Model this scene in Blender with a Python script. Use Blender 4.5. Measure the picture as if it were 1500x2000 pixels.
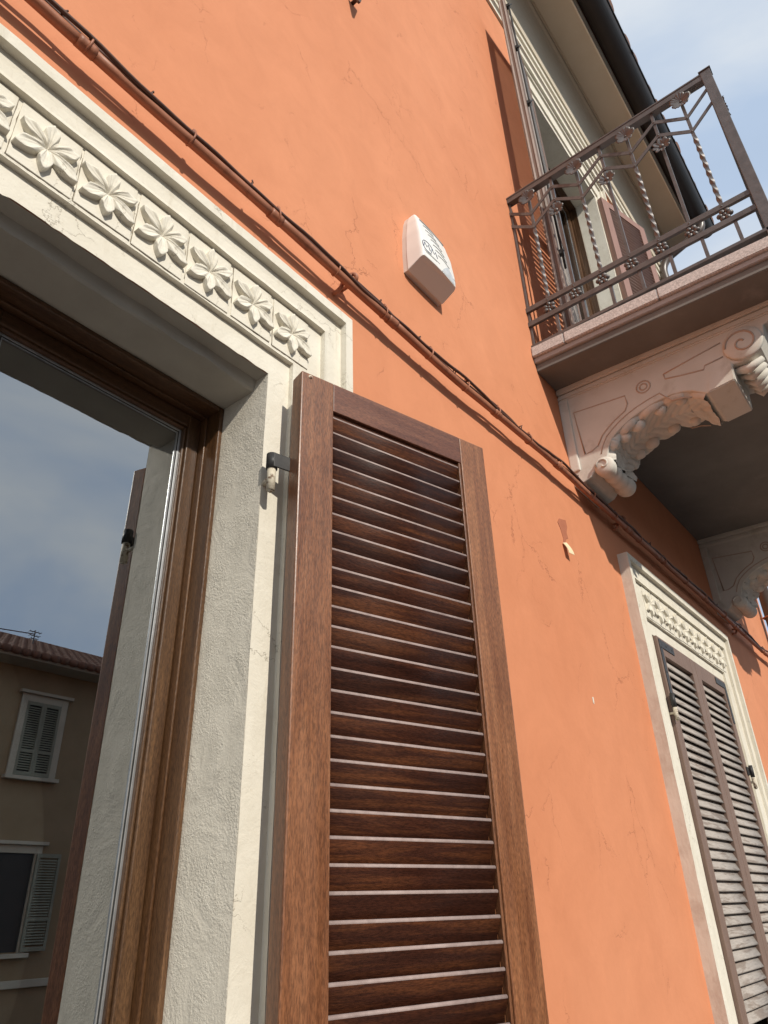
import bpy, bmesh, math, random
from math import sin, cos, pi, radians, atan2, sqrt
from mathutils import Vector, Matrix, noise as mnoise

for o in list(bpy.data.objects):
    bpy.data.objects.remove(o, do_unlink=True)
S = bpy.context.scene
C = S.collection
random.seed(7)
E = 1.6                                   # eye height above the pavement

# ------------------------------------------------------------------ camera
F_PX, YAW, PITCH, ROLL = 1393.25, radians(52.292), radians(29.282), radians(-1.869)
def _cam_matrix():
    B = Matrix(((1, 0, 0), (0, 0, -1), (0, 1, 0)))
    c, s = cos(YAW), sin(YAW);     W = Matrix(((c, -s, 0), (s, c, 0), (0, 0, 1)))
    c, s = cos(PITCH), sin(PITCH); P = Matrix(((1, 0, 0), (0, c, s), (0, -s, c)))
    c, s = cos(ROLL), sin(ROLL);   Q = Matrix(((c, -s, 0), (s, c, 0), (0, 0, 1)))
    M = Q @ P @ B @ W
    r, d, f = M[0], M[1], M[2]
    R = Matrix((r, -d, -f)).transposed()
    return Matrix.Translation((0, -1, E)) @ R.to_4x4()
cam = bpy.data.objects.new('camera', bpy.data.cameras.new('camera'))
C.objects.link(cam)
cam.matrix_world = _cam_matrix()
cam.data.sensor_fit = 'VERTICAL'
cam.data.sensor_height = 24.0
cam.data.lens = 24.0 * F_PX / 2000.0
cam.data.clip_start = 0.02
cam.data.clip_end = 2000
S.camera = cam

# ------------------------------------------------------------------ sky, sun, exposure
LIGHT = Vector((0.35, 1.0, -0.667)).normalized()      # direction the sunlight travels
SUN_EL = math.asin(-LIGHT.z)
w = bpy.data.worlds.new('World'); S.world = w; w.use_nodes = True
nt = w.node_tree; nt.nodes.clear()
def N(t, ty, **k):
    n = t.nodes.new(ty)
    for a, b in k.items():
        setattr(n, a, b)
    return n
out = N(nt, 'ShaderNodeOutputWorld'); bg = N(nt, 'ShaderNodeBackground')
sky = N(nt, 'ShaderNodeTexSky', sky_type='NISHITA', sun_disc=False)
sky.sun_elevation = SUN_EL
sky.sun_rotation = atan2(-LIGHT.x, -LIGHT.y)
sky.air_density = 1.0; sky.dust_density = 1.5; sky.ozone_density = 1.0
tc = N(nt, 'ShaderNodeTexCoord')
mp = N(nt, 'ShaderNodeMapping'); mp.inputs['Scale'].default_value = (1.0, 1.0, 1.7)
n1 = N(nt, 'ShaderNodeTexNoise'); n1.inputs['Scale'].default_value = 2.6; n1.inputs['Detail'].default_value = 6; n1.inputs['Roughness'].default_value = .5; n1.inputs['Distortion'].default_value = .4
rp = N(nt, 'ShaderNodeValToRGB'); rp.color_ramp.elements[0].position = .30; rp.color_ramp.elements[1].position = .72
rp.color_ramp.elements[0].color = (.86, .86, .86, 1); rp.color_ramp.elements[1].color = (.98, .98, .98, 1)
mx = N(nt, 'ShaderNodeMix', data_type='RGBA')
cl = N(nt, 'ShaderNodeValToRGB'); cl.color_ramp.elements[0].position = .40; cl.color_ramp.elements[1].position = .62
cl.color_ramp.elements[0].color = (.58, .72, .93, 1); cl.color_ramp.elements[1].color = (.93, .97, 1.0, 1)
clm = N(nt, 'ShaderNodeVectorMath', operation='SCALE'); clm.inputs['Scale'].default_value = 10.0
L = nt.links.new
L(tc.outputs['Generated'], mp.inputs['Vector']); L(mp.outputs['Vector'], n1.inputs['Vector'])
L(n1.outputs['Fac'], rp.inputs['Fac']); L(rp.outputs['Color'], mx.inputs['Factor'])
L(n1.outputs['Fac'], cl.inputs['Fac']); L(cl.outputs['Color'], clm.inputs[0]); L(clm.outputs[0], mx.inputs['B'])
L(sky.outputs['Color'], mx.inputs['A']); L(mx.outputs['Result'], bg.inputs['Color'])
bg.inputs['Strength'].default_value = 0.112
L(bg.outputs['Background'], out.inputs['Surface'])
sun = bpy.data.objects.new('sun', bpy.data.lights.new('sun', 'SUN')); C.objects.link(sun)
sun.data.energy = 5.0; sun.data.angle = radians(0.55); sun.data.color = (1.0, .93, .82)
sun.rotation_euler = (-LIGHT).to_track_quat('Z', 'Y').to_euler()
sun.location = (-4, -8, 12)
vs = S.view_settings
vs.view_transform = 'Standard'; vs.look = 'None'; vs.exposure = -0.31; vs.gamma = 1.0; vs.use_curve_mapping = False

# ------------------------------------------------------------------ materials
def new_mat(name):
    m = bpy.data.materials.new(name); m.use_nodes = True
    t = m.node_tree
    return m, t, t.nodes['Principled BSDF'], t.links.new
def ramp(t, a, b, ca, cb):
    r = N(t, 'ShaderNodeValToRGB')
    r.color_ramp.elements[0].position = a; r.color_ramp.elements[1].position = b
    r.color_ramp.elements[0].color = (*ca, 1); r.color_ramp.elements[1].color = (*cb, 1)
    return r
def noise_tex(t, l, vec, scale, detail=4, rough=.55, dist=0.0):
    n = N(t, 'ShaderNodeTexNoise')
    n.inputs['Scale'].default_value = scale; n.inputs['Detail'].default_value = detail
    n.inputs['Roughness'].default_value = rough; n.inputs['Distortion'].default_value = dist
    l(vec, n.inputs['Vector']); return n
def coords(t, l, scale=(1, 1, 1), rnd=False):
    c = N(t, 'ShaderNodeTexCoord'); m = N(t, 'ShaderNodeMapping')
    m.inputs['Scale'].default_value = scale
    src = c.outputs['Object']
    if rnd:
        oi = N(t, 'ShaderNodeObjectInfo'); mu = N(t, 'ShaderNodeVectorMath', operation='SCALE')
        cb = N(t, 'ShaderNodeCombineXYZ')
        for k in range(3): l(oi.outputs['Random'], cb.inputs[k])
        mu.inputs['Scale'].default_value = 17.3
        l(cb.outputs[0], mu.inputs[0])
        ad = N(t, 'ShaderNodeVectorMath', operation='ADD'); l(src, ad.inputs[0]); l(mu.outputs[0], ad.inputs[1]); src = ad.outputs[0]
    l(src, m.inputs['Vector']); return m.outputs['Vector']
def mixc(t, l, fac, a, b, blend='MIX'):
    m = N(t, 'ShaderNodeMix', data_type='RGBA', blend_type=blend)
    for v, s in ((fac, 'Factor'), (a, 'A'), (b, 'B')):
        if isinstance(v, (int, float)): m.inputs[s].default_value = v
        elif isinstance(v, tuple): m.inputs[s].default_value = (*v, 1)
        else: l(v, m.inputs[s])
    return m.outputs['Result']
def mathn(t, l, op, a, b=None):
    m = N(t, 'ShaderNodeMath', operation=op)
    for i, v in enumerate((a, b)):
        if v is None: continue
        if isinstance(v, (int, float)): m.inputs[i].default_value = v
        else: l(v, m.inputs[i])
    return m.outputs[0]
def add_bump(t, l, bs, h, strength, dist=.01, prev=None):
    b = N(t, 'ShaderNodeBump'); b.inputs['Strength'].default_value = strength; b.inputs['Distance'].default_value = dist
    l(h, b.inputs['Height'])
    if prev is not None: l(prev, b.inputs['Normal'])
    l(b.outputs['Normal'], bs.inputs['Normal']); return b.outputs['Normal']
def surf(name, c1, c2, scale=6, rough=.75, bscale=60, bstr=.2, bdist=.004, stretch=(1, 1, 1), metal=0.0, spec=.4, detail=5, rnd=False, dirt=None, dscale=3.0, damt=(.5, .7), patchy=0.0):
    m, t, bs, l = new_mat(name)
    v = coords(t, l, stretch, rnd)
    n = noise_tex(t, l, v, scale, detail, .6)
    r = ramp(t, .3, .7, c1, c2); l(n.outputs['Fac'], r.inputs['Fac'])
    col = r.outputs['Color']
    if dirt:
        n3 = noise_tex(t, l, coords(t, l, (1, 1, 1), rnd), dscale, 6, .65, .3)
        rr = ramp(t, damt[0], damt[1], (0, 0, 0), (1, 1, 1)); l(n3.outputs['Fac'], rr.inputs['Fac'])
        col = mixc(t, l, rr.outputs['Color'], col, dirt)
    l(col, bs.inputs['Base Color'])
    bs.inputs['Roughness'].default_value = rough; bs.inputs['Metallic'].default_value = metal
    bs.inputs['Specular IOR Level'].default_value = spec
    if bstr > 0:
        n2 = noise_tex(t, l, v, bscale, 4, .6); h = n2.outputs['Fac']; p = None
        if patchy:
            lo = noise_tex(t, l, v, 9.0, 4, .6, 1.5); rl = ramp(t, .35, .68, (.18,) * 3, (1.15,) * 3); l(lo.outputs['Fac'], rl.inputs['Fac'])
            h = mathn(t, l, 'MULTIPLY', h, rl.outputs['Color'])
            w2 = noise_tex(t, l, coords(t, l, (30, 30, 12)), 1.0, 4, .6, 2.0); p = add_bump(t, l, bs, w2.outputs['Fac'], patchy, .006)
        add_bump(t, l, bs, h, bstr, bdist, p)
    return m
def wall_mat():
    m, t, bs, l = new_mat('orange_render')
    v = coords(t, l)
    big = noise_tex(t, l, v, .7, 5, .55, .3)
    r = ramp(t, .32, .70, (.590, .228, .113), (.648, .270, .142)); l(big.outputs['Fac'], r.inputs['Fac'])
    mid = noise_tex(t, l, coords(t, l, (4, 4, 3)), 1.5, 7, .68, .6)
    r2 = ramp(t, .35, .75, (.95, .945, .94), (1.05, 1.06, 1.07)); l(mid.outputs['Fac'], r2.inputs['Fac'])
    col = mixc(t, l, 1.0, r.outputs['Color'], r2.outputs['Color'], 'MULTIPLY')
    # cracks
    dis = noise_tex(t, l, v, 6, 5, .7)
    sub = N(t, 'ShaderNodeVectorMath', operation='SUBTRACT'); l(dis.outputs['Color'], sub.inputs[0]); sub.inputs[1].default_value = (.5, .5, .5)
    scl = N(t, 'ShaderNodeVectorMath', operation='SCALE'); scl.inputs['Scale'].default_value = .22; l(sub.outputs[0], scl.inputs[0])
    add = N(t, 'ShaderNodeVectorMath', operation='ADD'); l(v, add.inputs[0]); l(scl.outputs[0], add.inputs[1])
    def crack(scale, wid, lo, hi, mscale):
        mp2 = N(t, 'ShaderNodeMapping'); mp2.inputs['Scale'].default_value = (1.25, .0, .8); mp2.inputs['Location'].default_value = (3.1, 0, scale)
        l(add.outputs[0], mp2.inputs['Vector'])
        vo = N(t, 'ShaderNodeTexVoronoi', feature='DISTANCE_TO_EDGE'); vo.inputs['Scale'].default_value = scale; l(mp2.outputs['Vector'], vo.inputs['Vector'])
        rc = ramp(t, 0.0, wid, (1, 1, 1), (0, 0, 0)); l(vo.outputs['Distance'], rc.inputs['Fac'])
        mk = noise_tex(t, l, v, mscale, 3, .6); rm = ramp(t, lo, hi, (0, 0, 0), (1, 1, 1)); l(mk.outputs['Fac'], rm.inputs['Fac'])
        return mathn(t, l, 'MULTIPLY', rc.outputs['Color'], rm.outputs['Color'])
    ck = mathn(t, l, 'MAXIMUM', crack(2.1, .0040, .53, .59, 2.0), crack(4.4, .0050, .56, .63, 3.1))
    col = mixc(t, l, mathn(t, l, 'MULTIPLY', ck, .42), col, (.24, .070, .038))
    l(col, bs.inputs['Base Color'])
    bs.inputs['Roughness'].default_value = .82; bs.inputs['Specular IOR Level'].default_value = .25
    fine = noise_tex(t, l, v, 220, 3, .6); tro = noise_tex(t, l, coords(t, l, (16, 16, 11)), 1.0, 6, .62, 1.6); und = noise_tex(t, l, v, 5.0, 4, .55)
    p = add_bump(t, l, bs, und.outputs['Fac'], .25, .02)
    p = add_bump(t, l, bs, tro.outputs['Fac'], .11, .004, p)
    p = add_bump(t, l, bs, fine.outputs['Fac'], .16, .0012, p)
    inv = mathn(t, l, 'SUBTRACT', 1.0, ck)
    add_bump(t, l, bs, inv, .55, .003, p)
    return m
def cream_mat():
    m, t, bs, l = new_mat('cream_stucco')
    v = coords(t, l)
    n = noise_tex(t, l, v, 5, 6, .65, .4); r = ramp(t, .3, .7, (.650, .605, .505), (.745, .708, .615)); l(n.outputs['Fac'], r.inputs['Fac'])
    col = r.outputs['Color']
    g = noise_tex(t, l, coords(t, l, (26, 26, 7)), 1.0, 6, .7, .6); rg = ramp(t, .56, .80, (0, 0, 0), (1, 1, 1)); l(g.outputs['Fac'], rg.inputs['Fac'])
    col = mixc(t, l, mathn(t, l, 'MULTIPLY', rg.outputs['Color'], .55), col, (.42, .36, .26))
    sp = noise_tex(t, l, v, 150, 3, .6); rs = ramp(t, .66, .74, (0, 0, 0), (1, 1, 1)); l(sp.outputs['Fac'], rs.inputs['Fac'])
    col = mixc(t, l, mathn(t, l, 'MULTIPLY', rs.outputs['Color'], .35), col, (.38, .32, .23))
    dis = noise_tex(t, l, v, 14, 5, .7)
    sub = N(t, 'ShaderNodeVectorMath', operation='SUBTRACT'); l(dis.outputs['Color'], sub.inputs[0]); sub.inputs[1].default_value = (.5, .5, .5)
    scl = N(t, 'ShaderNodeVectorMath', operation='SCALE'); scl.inputs['Scale'].default_value = .10; l(sub.outputs[0], scl.inputs[0])
    add = N(t, 'ShaderNodeVectorMath', operation='ADD'); l(v, add.inputs[0]); l(scl.outputs[0], add.inputs[1])
    vo = N(t, 'ShaderNodeTexVoronoi', feature='DISTANCE_TO_EDGE'); vo.inputs['Scale'].default_value = 5.5; l(add.outputs[0], vo.inputs['Vector'])
    rc = ramp(t, 0, .0055, (1, 1, 1), (0, 0, 0)); l(vo.outputs['Distance'], rc.inputs['Fac'])
    mk = noise_tex(t, l, v, 4.5, 3, .6); rm = ramp(t, .52, .58, (0, 0, 0), (1, 1, 1)); l(mk.outputs['Fac'], rm.inputs['Fac'])
    ck = mathn(t, l, 'MULTIPLY', rc.outputs['Color'], rm.outputs['Color'])
    col = mixc(t, l, mathn(t, l, 'MULTIPLY', ck, .7), col, (.22, .18, .12))
    l(col, bs.inputs['Base Color']); bs.inputs['Roughness'].default_value = .8; bs.inputs['Specular IOR Level'].default_value = .25
    b1 = noise_tex(t, l, v, 28, 5, .65, .5); b2 = noise_tex(t, l, v, 160, 3, .6)
    p = add_bump(t, l, bs, b1.outputs['Fac'], .35, .006); p = add_bump(t, l, bs, b2.outputs['Fac'], .25, .0018, p)
    add_bump(t, l, bs, mathn(t, l, 'SUBTRACT', 1.0, ck), .5, .002, p)
    return m
def wood_mat(name, dark, mid, light, axis='Z', rough=.45, grain=1.0, spec=.45, bump=.25, coat=0.0):
    m, t, bs, l = new_mat(name)
    st = {'Z': (90, 90, 5), 'X': (5, 90, 90)}[axis]
    st = tuple(a * grain for a in st)
    v = coords(t, l, st, True)
    n = noise_tex(t, l, v, 1.0, 5, .6, .6)
    st2 = {'Z': (14, 14, 1.6), 'X': (1.6, 14, 14)}[axis]
    v2 = coords(t, l, st2, True); n2 = noise_tex(t, l, v2, 1.0, 4, .55, 1.0)
    f = mathn(t, l, 'ADD', mathn(t, l, 'MULTIPLY', n.outputs['Fac'], .5), mathn(t, l, 'MULTIPLY', n2.outputs['Fac'], .5))
    r = N(t, 'ShaderNodeValToRGB'); e = r.color_ramp.elements
    e[0].position = .34; e[0].color = (*dark, 1); e[1].position = .66; e[1].color = (*light, 1)
    q = e.new(.5); q.color = (*mid, 1)
    l(f, r.inputs['Fac'])
    st3 = {'Z': (520, 520, 95), 'X': (95, 520, 520)}[axis]
    n3 = noise_tex(t, l, coords(t, l, st3, True), 1.0, 2, .5)
    r3 = ramp(t, .34, .62, (.62, .60, .58), (1.16, 1.14, 1.12)); l(n3.outputs['Fac'], r3.inputs['Fac'])
    oi = N(t, 'ShaderNodeObjectInfo')
    rv = ramp(t, 0, 1, (.78, .78, .80), (1.2, 1.14, 1.08)); l(oi.outputs['Random'], rv.inputs['Fac'])
    col = mixc(t, l, 1.0, r.outputs['Color'], r3.outputs['Color'], 'MULTIPLY')
    col = mixc(t, l, .8, col, rv.outputs['Color'], 'MULTIPLY')
    l(col, bs.inputs['Base Color'])
    bs.inputs['Specular IOR Level'].default_value = spec
    rr = ramp(t, .3, .7, (rough - .1,) * 3, (rough + .12,) * 3); l(n2.outputs['Fac'], rr.inputs['Fac']); l(rr.outputs['Color'], bs.inputs['Roughness'])
    bs.inputs['Coat Weight'].default_value = coat
    add_bump(t, l, bs, n3.outputs['Fac'], bump, .0015)
    return m
def peel_mat(name):
    m, t, bs, l = new_mat(name)
    v = coords(t, l, (4, 30, 30), True)
    n = noise_tex(t, l, v, 1.0, 6, .65, .8)
    r = ramp(t, .40, .50, (.24, .195, .165), (.385, .345, .31)); l(n.outputs['Fac'], r.inputs['Fac'])
    n2 = noise_tex(t, l, coords(t, l, (20, 160, 160), True), 1.0, 4, .6)
    r2 = ramp(t, .3, .7, (.8, .8, .8), (1.1, 1.1, 1.1)); l(n2.outputs['Fac'], r2.inputs['Fac'])
    l(mixc(t, l, 1.0, r.outputs['Color'], r2.outputs['Color'], 'MULTIPLY'), bs.inputs['Base Color'])
    bs.inputs['Roughness'].default_value = .7
    add_bump(t, l, bs, n.outputs['Fac'], .5, .003)
    return m
def glass_mat():
    m, t, bs, l = new_mat('window_glass')
    t.nodes.remove(bs); o = t.nodes['Material Output']
    g = N(t, 'ShaderNodeBsdfGlossy'); g.inputs['Roughness'].default_value = 0.0; g.inputs['Color'].default_value = (.93, .97, 1, 1)
    tr = N(t, 'ShaderNodeBsdfTransparent'); tr.inputs['Color'].default_value = (.72, .76, .74, 1)
    fr = N(t, 'ShaderNodeFresnel'); fr.inputs['IOR'].default_value = 2.1
    nn = noise_tex(t, l, coords(t, l), 2.2, 2, .4); b = N(t, 'ShaderNodeBump'); b.inputs['Strength'].default_value = .03; b.inputs['Distance'].default_value = .004
    l(nn.outputs['Fac'], b.inputs['Height']); l(b.outputs['Normal'], g.inputs['Normal'])
    f = mathn(t, l, 'ADD', mathn(t, l, 'MULTIPLY', fr.outputs[0], .95), .26)
    mxs = N(t, 'ShaderNodeMixShader'); l(f, mxs.inputs[0]); l(tr.outputs[0], mxs.inputs[1]); l(g.outputs[0], mxs.inputs[2])
    l(mxs.outputs[0], o.inputs['Surface'])
    return m

M = {}
M['wall'] = wall_mat()
M['cream'] = cream_mat()
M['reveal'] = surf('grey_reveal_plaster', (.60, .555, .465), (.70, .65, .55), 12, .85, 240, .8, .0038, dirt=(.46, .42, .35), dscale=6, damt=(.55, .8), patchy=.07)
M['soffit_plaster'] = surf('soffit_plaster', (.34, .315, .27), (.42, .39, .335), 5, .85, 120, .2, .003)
M['side_cream'] = surf('worn_cream_edge', (.58, .51, .43), (.70, .63, .54), 8, .85, 70, .35, .004, stretch=(1, 1, .4), dirt=(.47, .37, .30), dscale=7, damt=(.48, .75))
M['eave_paint'] = surf('eave_paint', (.50, .44, .34), (.58, .52, .42), 2, .7, 40, .1, .003)
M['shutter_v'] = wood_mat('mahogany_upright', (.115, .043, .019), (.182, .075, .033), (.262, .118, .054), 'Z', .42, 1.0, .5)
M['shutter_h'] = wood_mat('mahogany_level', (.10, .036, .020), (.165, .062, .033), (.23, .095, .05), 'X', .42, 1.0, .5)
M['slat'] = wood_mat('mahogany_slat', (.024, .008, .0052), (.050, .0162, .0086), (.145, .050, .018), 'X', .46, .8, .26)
M['slat_lip'] = surf('pale_slat_lip', (.24, .175, .158), (.37, .285, .26), 40, .6, 120, .3, .002, rnd=True)  # paler tone along the front edge of each slat
M['frame_wood'] = wood_mat('window_frame_wood', (.055, .026, .012), (.088, .044, .019), (.135, .070, .030), 'Z', .38, 1.0, .5)
M['frame_wood_h'] = wood_mat('window_frame_wood_level', (.05, .022, .010), (.080, .038, .017), (.12, .060, .027), 'X', .38, 1.0, .5)
M['old_v'] = surf('weathered_brown_paint', (.165, .105, .080), (.225, .150, .118), 4, .6, 60, .25, .003, stretch=(30, 30, 3), rnd=True)
M['old_slat'] = peel_mat('peeling_grey_slat')
M['old_lip'] = surf('grey_slat_lip', (.36, .32, .29), (.44, .40, .365), 30, .7, 100, .3, .002, rnd=True)
M['rose_v'] = surf('rose_brown_paint', (.25, .135, .105), (.32, .18, .145), 4, .55, 60, .2, .003, stretch=(30, 30, 3), rnd=True)
M['rose_slat'] = surf('dark_rose_slat', (.13, .070, .055), (.18, .10, .08), 8, .55, 60, .2, .003, rnd=True)
M['pipe'] = surf('painted_conduit', (.31, .120, .066), (.42, .170, .095), 9, .5, 120, .15, .002, dirt=(.18, .065, .036), dscale=14, damt=(.55, .75))
M['cable'] = surf('dark_cable', (.055, .028, .020), (.12, .05, .032), 30, .5, 90, .1, .001)
M['iron'] = surf('bronze_painted_iron', (.108, .101, .099), (.158, .148, .146), 25, .42, 140, .3, .002, metal=.3, spec=.5)
M['black_iron'] = surf('black_iron', (.022, .021, .021), (.048, .046, .045), 40, .5, 120, .2, .001, metal=.0, spec=.35)
M['chipped_pin'] = surf('chipped_cream_pin', (.50, .44, .34), (.66, .60, .48), 60, .7, 120, .4, .002, dirt=(.16, .10, .06), dscale=60, damt=(.52, .60))
M['granite'] = surf('speckled_granite', (.40, .375, .36), (.72, .68, .655), 150, .6, 200, .25, .002, detail=2)
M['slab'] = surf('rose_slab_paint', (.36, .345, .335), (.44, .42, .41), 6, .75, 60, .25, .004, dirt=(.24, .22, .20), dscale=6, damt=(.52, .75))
M['slab_under'] = surf('shaded_slab_underside', (.15, .145, .135), (.205, .20, .185), 3, .85, 60, .2, .004, dirt=(.26, .25, .23), dscale=4, damt=(.6, .8))  # shade under the balcony put into this darker base colour
M['bracket'] = surf('bracket_stucco', (.58, .55, .49), (.66, .63, .57), 6, .8, 90, .22, .003, dirt=(.44, .40, .33), dscale=8, damt=(.55, .8))
M['bracket_line'] = surf('stained_groove', (.42, .31, .24), (.50, .38, .30), 20, .85, 60, .1, .002)
M['gutter'] = surf('dark_brown_gutter', (.026, .021, .018), (.038, .031, .027), 6, .5, 40, .05, .002, spec=.3)
M['downpipe'] = surf('brown_downpipe', (.075, .058, .050), (.11, .088, .078), 8, .35, 40, .05, .002, spec=.5)
M['tile'] = surf('roof_tile', (.15, .075, .05), (.24, .125, .085), 10, .8, 50, .3, .006, rnd=True)
M['siren'] = surf('white_plastic', (.80, .79, .76), (.84, .83, .80), 3, .32, 40, .02, .001, spec=.5)
M['siren_back'] = surf('aged_plastic', (.66, .60, .55), (.70, .64, .59), 3, .4, 40, .02, .001)
M['print_blue'] = surf('blue_print', (.02, .05, .13), (.03, .07, .17), 3, .5, 10, 0)
M['print_grey'] = surf('grey_slot', (.30, .32, .32), (.36, .38, .38), 3, .6, 10, 0)
M['lens'] = surf('smoky_lens', (.55, .58, .60), (.66, .69, .71), 30, .15, 60, .3, .002, spec=.6)
M['steel'] = surf('aluminium_spacer', (.42, .43, .44), (.55, .56, .57), 30, .35, 60, .05, .001, metal=.8)
M['rubber'] = surf('black_gasket', (.015, .015, .015), (.03, .03, .03), 30, .5, 60, .05, .001)
M['glass'] = glass_mat()
M['inside'] = surf('interior_plaster', (.20, .18, .15), (.24, .22, .19), 3, .9, 30, .05, .002)
M['asphalt'] = surf('asphalt', (.045, .045, .047), (.065, .064, .062), 12, .9, 200, .5, .006)
M['paving'] = surf('paving_stone', (.10, .092, .085), (.15, .138, .128), 8, .85, 120, .3, .004, rnd=True)
M['paint_white'] = surf('road_paint', (.70, .70, .68), (.80, .80, .78), 20, .7, 60, .2, .002)
M['far_wall'] = surf('far_ochre_wall', (.23, .165, .095), (.28, .205, .125), 2, .85, 40, .2, .006)
M['far_trim'] = surf('far_cream_trim', (.38, .345, .27), (.45, .41, .33), 3, .8, 40, .1, .004)
M['far_shutter'] = surf('far_grey_green_shutter', (.19, .19, .145), (.24, .24, .185), 4, .7, 40, .1, .003)
M['crack'] = surf('hairline_crack', (.16, .13, .09), (.24, .20, .15), 20, .9, 60, 0)
M['chip'] = surf('bare_shaded_undercoat', (.36, .125, .068), (.43, .155, .085), 14, .9, 160, .4, .002)  # exposed plaster, with the shade of the recess put into its darker colour
M['flake'] = surf('paint_flake_back', (.70, .58, .36), (.78, .66, .44), 30, .8, 90, .2, .001)

# ------------------------------------------------------------------ helpers
def link(o, parent=None):
    C.objects.link(o)
    if parent is not None: o.parent = parent
    return o
def obj(name, bm, mats, parent=None, smooth=False, loc=None, rot=None):
    me = bpy.data.meshes.new(name)
    bm.normal_update(); bm.to_mesh(me); bm.free()
    for m in (mats if isinstance(mats, (list, tuple)) else [mats]): me.materials.append(m)
    if smooth:
        me.polygons.foreach_set('use_smooth', [True] * len(me.polygons))
    o = bpy.data.objects.new(name, me)
    if loc is not None: o.location = loc
    if rot is not None: o.rotation_euler = rot
    return link(o, parent)
def inst(name, me, parent=None, loc=(0, 0, 0), rot=(0, 0, 0), scale=None):
    o = bpy.data.objects.new(name, me); o.location = loc; o.rotation_euler = rot
    if scale: o.scale = scale
    return link(o, parent)
def thing(name, label, cat, loc=(0, 0, 0), rotz=0, group=None):
    o = bpy.data.objects.new(name, None); o.empty_display_size = .1
    C.objects.link(o); o.location = loc; o.rotation_euler = (0, 0, rotz)
    o['label'] = label; o['category'] = cat
    if group: o['group'] = group
    return o
def tag(o, label, cat, group=None):
    o['label'] = label; o['category'] = cat
    if group: o['group'] = group
    return o
def box(bm, x0, x1, y0, y1, z0, z1, bev=0.0, mi=0):
    vs = [bm.verts.new(p) for p in ((x0, y0, z0), (x1, y0, z0), (x1, y1, z0), (x0, y1, z0), (x0, y0, z1), (x1, y0, z1), (x1, y1, z1), (x0, y1, z1))]
    fs = [bm.faces.new([vs[i] for i in q]) for q in ((0, 3, 2, 1), (4, 5, 6, 7), (0, 1, 5, 4), (1, 2, 6, 5), (2, 3, 7, 6), (3, 0, 4, 7))]
    for f in fs: f.material_index = mi
    if bev > 0:
        es = set(e for f in fs for e in f.edges)
        r = bmesh.ops.bevel(bm, geom=list(es), offset=bev, segments=2, affect='EDGES', profile=.6)
    return bm
def nbox(*a, **k): return box(bmesh.new(), *a, **k)
def prism(bm, pts, axis, a0, a1, mi=0):
    """extrude a closed polygon; axis 'x': pts=(y,z), 'y': pts=(x,z), 'z': pts=(x,y)"""
    mk = {'x': lambda p, a: (a, p[0], p[1]), 'y': lambda p, a: (p[0], a, p[1]), 'z': lambda p, a: (p[0], p[1], a)}[axis]
    A = [bm.verts.new(mk(p, a0)) for p in pts]; B = [bm.verts.new(mk(p, a1)) for p in pts]
    n = len(pts); fs = []
    for i in range(n):
        fs.append(bm.faces.new((A[i], A[(i + 1) % n], B[(i + 1) % n], B[i])))
    fs.append(bm.faces.new(A[::-1])); fs.append(bm.faces.new(B))
    for f in fs: f.material_index = mi
    bmesh.ops.recalc_face_normals(bm, faces=fs)
    return bm
def tube(bm, path, r, seg=8, caps=True, mi=0, closed=False):
    path = [Vector(p) for p in path]; n = len(path); rings = []
    up = None
    for i, p in enumerate(path):
        if closed: d = path[(i + 1) % n] - path[i - 1]
        else: d = path[min(i + 1, n - 1)] - path[max(i - 1, 0)]
        d.normalize()
        if up is None:
            up = Vector((0, 0, 1)) if abs(d.z) < .9 else Vector((0, 1, 0))
        s = d.cross(up).normalized(); u = s.cross(d).normalized(); up = u
        rr = r[i] if isinstance(r, (list, tuple)) else r
        rings.append([bm.verts.new(p + (s * cos(2 * pi * k / seg) + u * sin(2 * pi * k / seg)) * rr) for k in range(seg)])
    fs = []
    for i in range(n if closed else n - 1):
        a, b = rings[i], rings[(i + 1) % n]
        for k in range(seg):
            fs.append(bm.faces.new((a[k], a[(k + 1) % seg], b[(k + 1) % seg], b[k])))
    if caps and not closed:
        fs.append(bm.faces.new(rings[0][::-1])); fs.append(bm.faces.new(rings[-1]))
    for f in fs: f.material_index = mi; f.smooth = True
    bmesh.ops.recalc_face_normals(bm, faces=fs)
    return bm
def lathe(bm, prof, axis_p, axis_d, seg=20, mi=0):
    """prof: list of (along, radius)"""
    ax = Vector(axis_d).normalized(); p0 = Vector(axis_p)
    ref = Vector((0, 0, 1)) if abs(ax.z) < .9 else Vector((1, 0, 0))
    s = ax.cross(ref).normalized(); u = s.cross(ax)
    rings = [[bm.verts.new(p0 + ax * a + (s * cos(2 * pi * k / seg) + u * sin(2 * pi * k / seg)) * max(r, 1e-4)) for k in range(seg)] for a, r in prof]
    fs = []
    for a, b in zip(rings, rings[1:]):
        for k in range(seg): fs.append(bm.faces.new((a[k], a[(k + 1) % seg], b[(k + 1) % seg], b[k])))
    fs.append(bm.faces.new(rings[0][::-1])); fs.append(bm.faces.new(rings[-1]))
    for f in fs: f.material_index = mi; f.smooth = True
    bmesh.ops.recalc_face_normals(bm, faces=fs)
    return bm
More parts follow.
